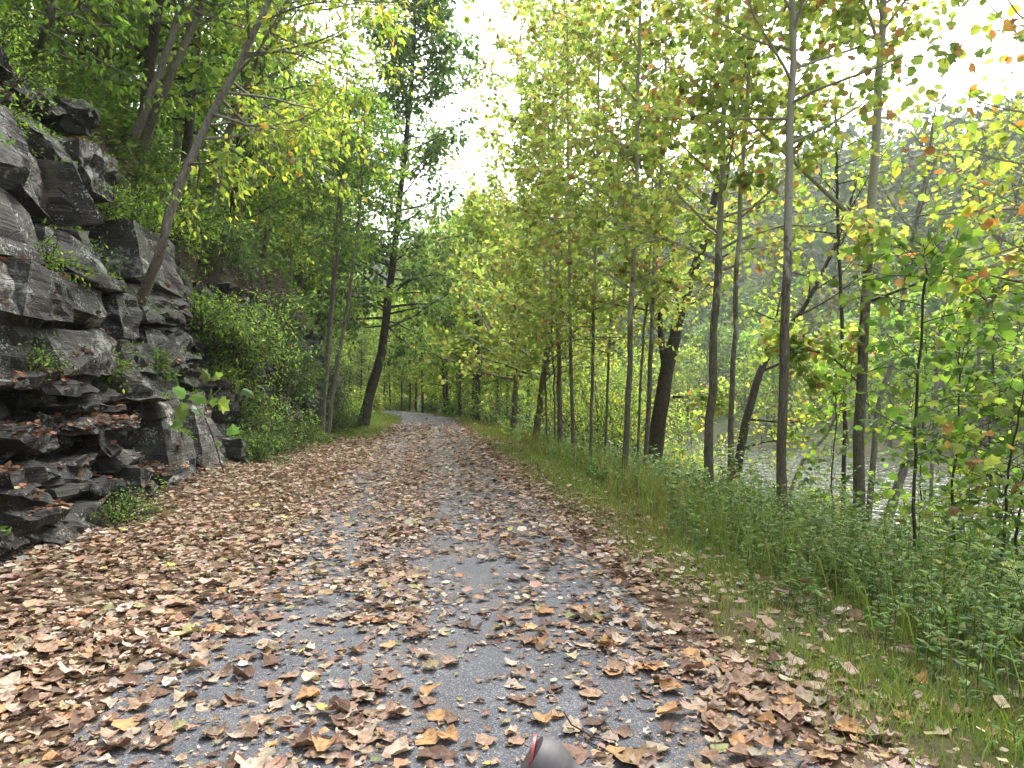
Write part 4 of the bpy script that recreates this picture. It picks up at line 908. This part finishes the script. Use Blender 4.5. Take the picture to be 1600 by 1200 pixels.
# ------------------------------------------------------------------ damp autumn air
hm = bpy.data.materials.new('air'); hm.use_nodes = True; hn = hm.node_tree; hn.nodes.clear()
ho = hn.nodes.new('ShaderNodeOutputMaterial'); pv = hn.nodes.new('ShaderNodeVolumePrincipled')
pv.inputs['Color'].default_value = (.93, .96, 1, 1); pv.inputs['Density'].default_value = .00035; pv.inputs['Anisotropy'].default_value = .3
hn.links.new(pv.outputs[0], ho.inputs['Volume'])
gv = np.array([v.co for v in bpy.data.objects['ground'].data.vertices]); lo_, hi_ = gv.min(0) - [40, 40, 1], gv.max(0) + [40, 40, 60]
bmh = bmesh.new(); bmesh.ops.create_cube(bmh, size=1.)
for v in bmh.verts: v.co = Vector([(lo_[k] + hi_[k]) / 2 + v.co[k] * (hi_[k] - lo_[k]) for k in range(3)])
meh = bpy.data.meshes.new('haze'); bmh.to_mesh(meh); bmh.free(); meh.materials.append(hm)
hz_ = bpy.data.objects.new('haze', meh); COL.objects.link(hz_); tag(hz_, 'thin pale haze lying over the river valley', 'haze', kind='stuff')

# ------------------------------------------------------------------ the bicycle: only its left handlebar grip shows at the bottom edge
M['rubber'] = plain('grip_rubber', (.06, .056, .058), .6, 0, .4, .15); M['red'] = plain('red_ring', (.32, .03, .04), .5); M['alu'] = plain('bare_metal', (.5, .5, .52), .3, 1)
M['black'] = plain('black_rubber', (.02, .02, .02), .7); M['frame'] = plain('frame_paint', (.03, .035, .05), .3); M['steel'] = plain('steel', (.4, .4, .4), .35, 1)
g0 = at(828, 1184, .80)                       # outer end of the grip
gx = np.array([1.0, -.25, -.17]); gx = gx / np.linalg.norm(gx)
bike = tag(empty('bicycle', (g0[0] + .30, .8, 0)), 'bicycle showing only its grey rubber handlebar grip with a red ring', 'bicycle')
def bpart(name, parts, m, parent=bike, smooth=True):
    off = np.array(bike.location)
    o = mk(name, [((p[0] - off),) + tuple(p[1:]) for p in parts], m, parent, smooth); return o
def tube1(pts, rad, sides=12, n=24):
    P = spline(pts, n); r = np.interp(np.linspace(0, 1, n), np.linspace(0, 1, len(rad)), rad) if np.ndim(rad) else np.full(n, rad)
    V, Q = tubes(P[None], r[None], sides)
    k = len(V); V = np.vstack([V, P[0], P[-1]]); T = [[k, (i + 1) % sides, i] for i in range(sides)] + [[k + 1, k - sides + i, k - sides + (i + 1) % sides] for i in range(sides)]
    return [(V, Q), (V, np.array(T))]
# ergonomic grip: fat rounded lobe at the outer end, waist, then a second swelling
s_ = np.linspace(0, 1, 30)
prof = np.interp(s_, [0, .06, .16, .30, .42, .54, .66, .8, .93, 1], [.027, .032, .034, .032, .027, .0245, .0265, .030, .028, .014])
GP3 = np.array([g0 + gx * .095 * t + np.array([0, 0, -.012 * math.sin(t * 3.14) - .016 * t]) for t in s_])
prof = prof * .88
V, Q = tubes(GP3[None], prof[None], 24)
Vr = V.reshape(30, 24, 3); flat = np.interp(s_, [0, .3, .5, .8, 1], [1.25, 1.25, 1.0, .95, .95])
cen = GP3[:, None]; dlt = Vr - cen; ax = np.array([.35, .9, .1]); ax = ax / np.linalg.norm(ax)
Vr = cen + dlt + (dlt @ ax)[..., None] * ax * (flat - 1)[:, None, None]; V = Vr.reshape(-1, 3)
kk = len(V); V = np.vstack([V, GP3[0], GP3[-1]])
caps = np.array([[kk, (i + 1) % 24, i] for i in range(24)] + [[kk + 1, kk - 24 + i, kk - 24 + (i + 1) % 24] for i in range(24)])
grip = bpart('grip', [(V, Q), (V, caps)], M['rubber'])
ring = tube1([g0 + gx * .0005, g0 + gx * .0035], [.0242, .0242], 28, 4)
ro = bpart('clamp_ring', ring, M['red'], grip)
inner = GP3[-1]
stem_c = np.array([g0[0] + .32, .83, 1.02])
bpart('handlebar', tube1([GP3[5], inner, (inner + stem_c) / 2 + [0, 0, -.01], stem_c, stem_c + [.17, -.01, .0], stem_c + [.30, -.06, .02]], .0112), M['alu'])
hd = stem_c + np.array([0, -.08, -.05]); hx = stem_c[0]
bpart('stem', tube1([stem_c, hd], .017), M['frame'])
fw = np.array([hx, 1.08, .33]); rw = np.array([hx, .08 - .05, .33]); seat = np.array([hx, .22, .72]); bb = np.array([hx, .46, .28])
bpart('fork', tube1([hd, hd + [0, .07, -.2], fw + [0.055, -.03, .1], fw + [.05, 0, 0]], .014) + tube1([hd, hd + [0, .07, -.2], fw + [-.055, -.03, .1], fw + [-.05, 0, 0]], .014), M['frame'])
bpart('frame', tube1([hd + [0, .03, -.08], seat], .016) + tube1([hd + [0, .05, -.16], bb], .018) + tube1([seat + [0, -.02, .06], bb], .016) + tube1([bb, rw + [.05, 0, 0]], .011) + tube1([seat, rw + [.05, 0, 0]], .01), M['frame'])
for c in (fw, rw):
    a = np.linspace(0, 2 * np.pi, 49); P = c + np.stack([0 * a, .33 * np.cos(a), .33 * np.sin(a)], -1)
    P2 = c + np.stack([0 * a, .305 * np.cos(a), .305 * np.sin(a)], -1)
    wh = bpart('wheel', tube1([c + [-.04, 0, 0], c + [.04, 0, 0]], .02), M['steel'])
    V, Q = tubes(P[None], np.full((1, 49), .022), 10); bpart('tyre', [(V, Q)], M['black'], wh)
    V, Q = tubes(P2[None], np.full((1, 49), .012), 8); bpart('rim', [(V, Q)], M['alu'], wh)
    sp = np.stack([np.stack([c + [.03 * (-1) ** i, 0, 0], c + [0, .3 * math.cos(i * .3927), .3 * math.sin(i * .3927)]]) for i in range(16)])
    V, Q = tubes(sp, np.full((16, 2), .0012), 4); bpart('spokes', [(V, Q)], M['steel'], wh)
bpart('saddle', tube1([seat + [0, -.1, .16], seat + [0, -.02, .165], seat + [0, .15, .16]], [.05, .06, .015]), M['black'])
bpart('seat_post', tube1([seat, seat + [0, -.02, .15]], .013), M['alu'])
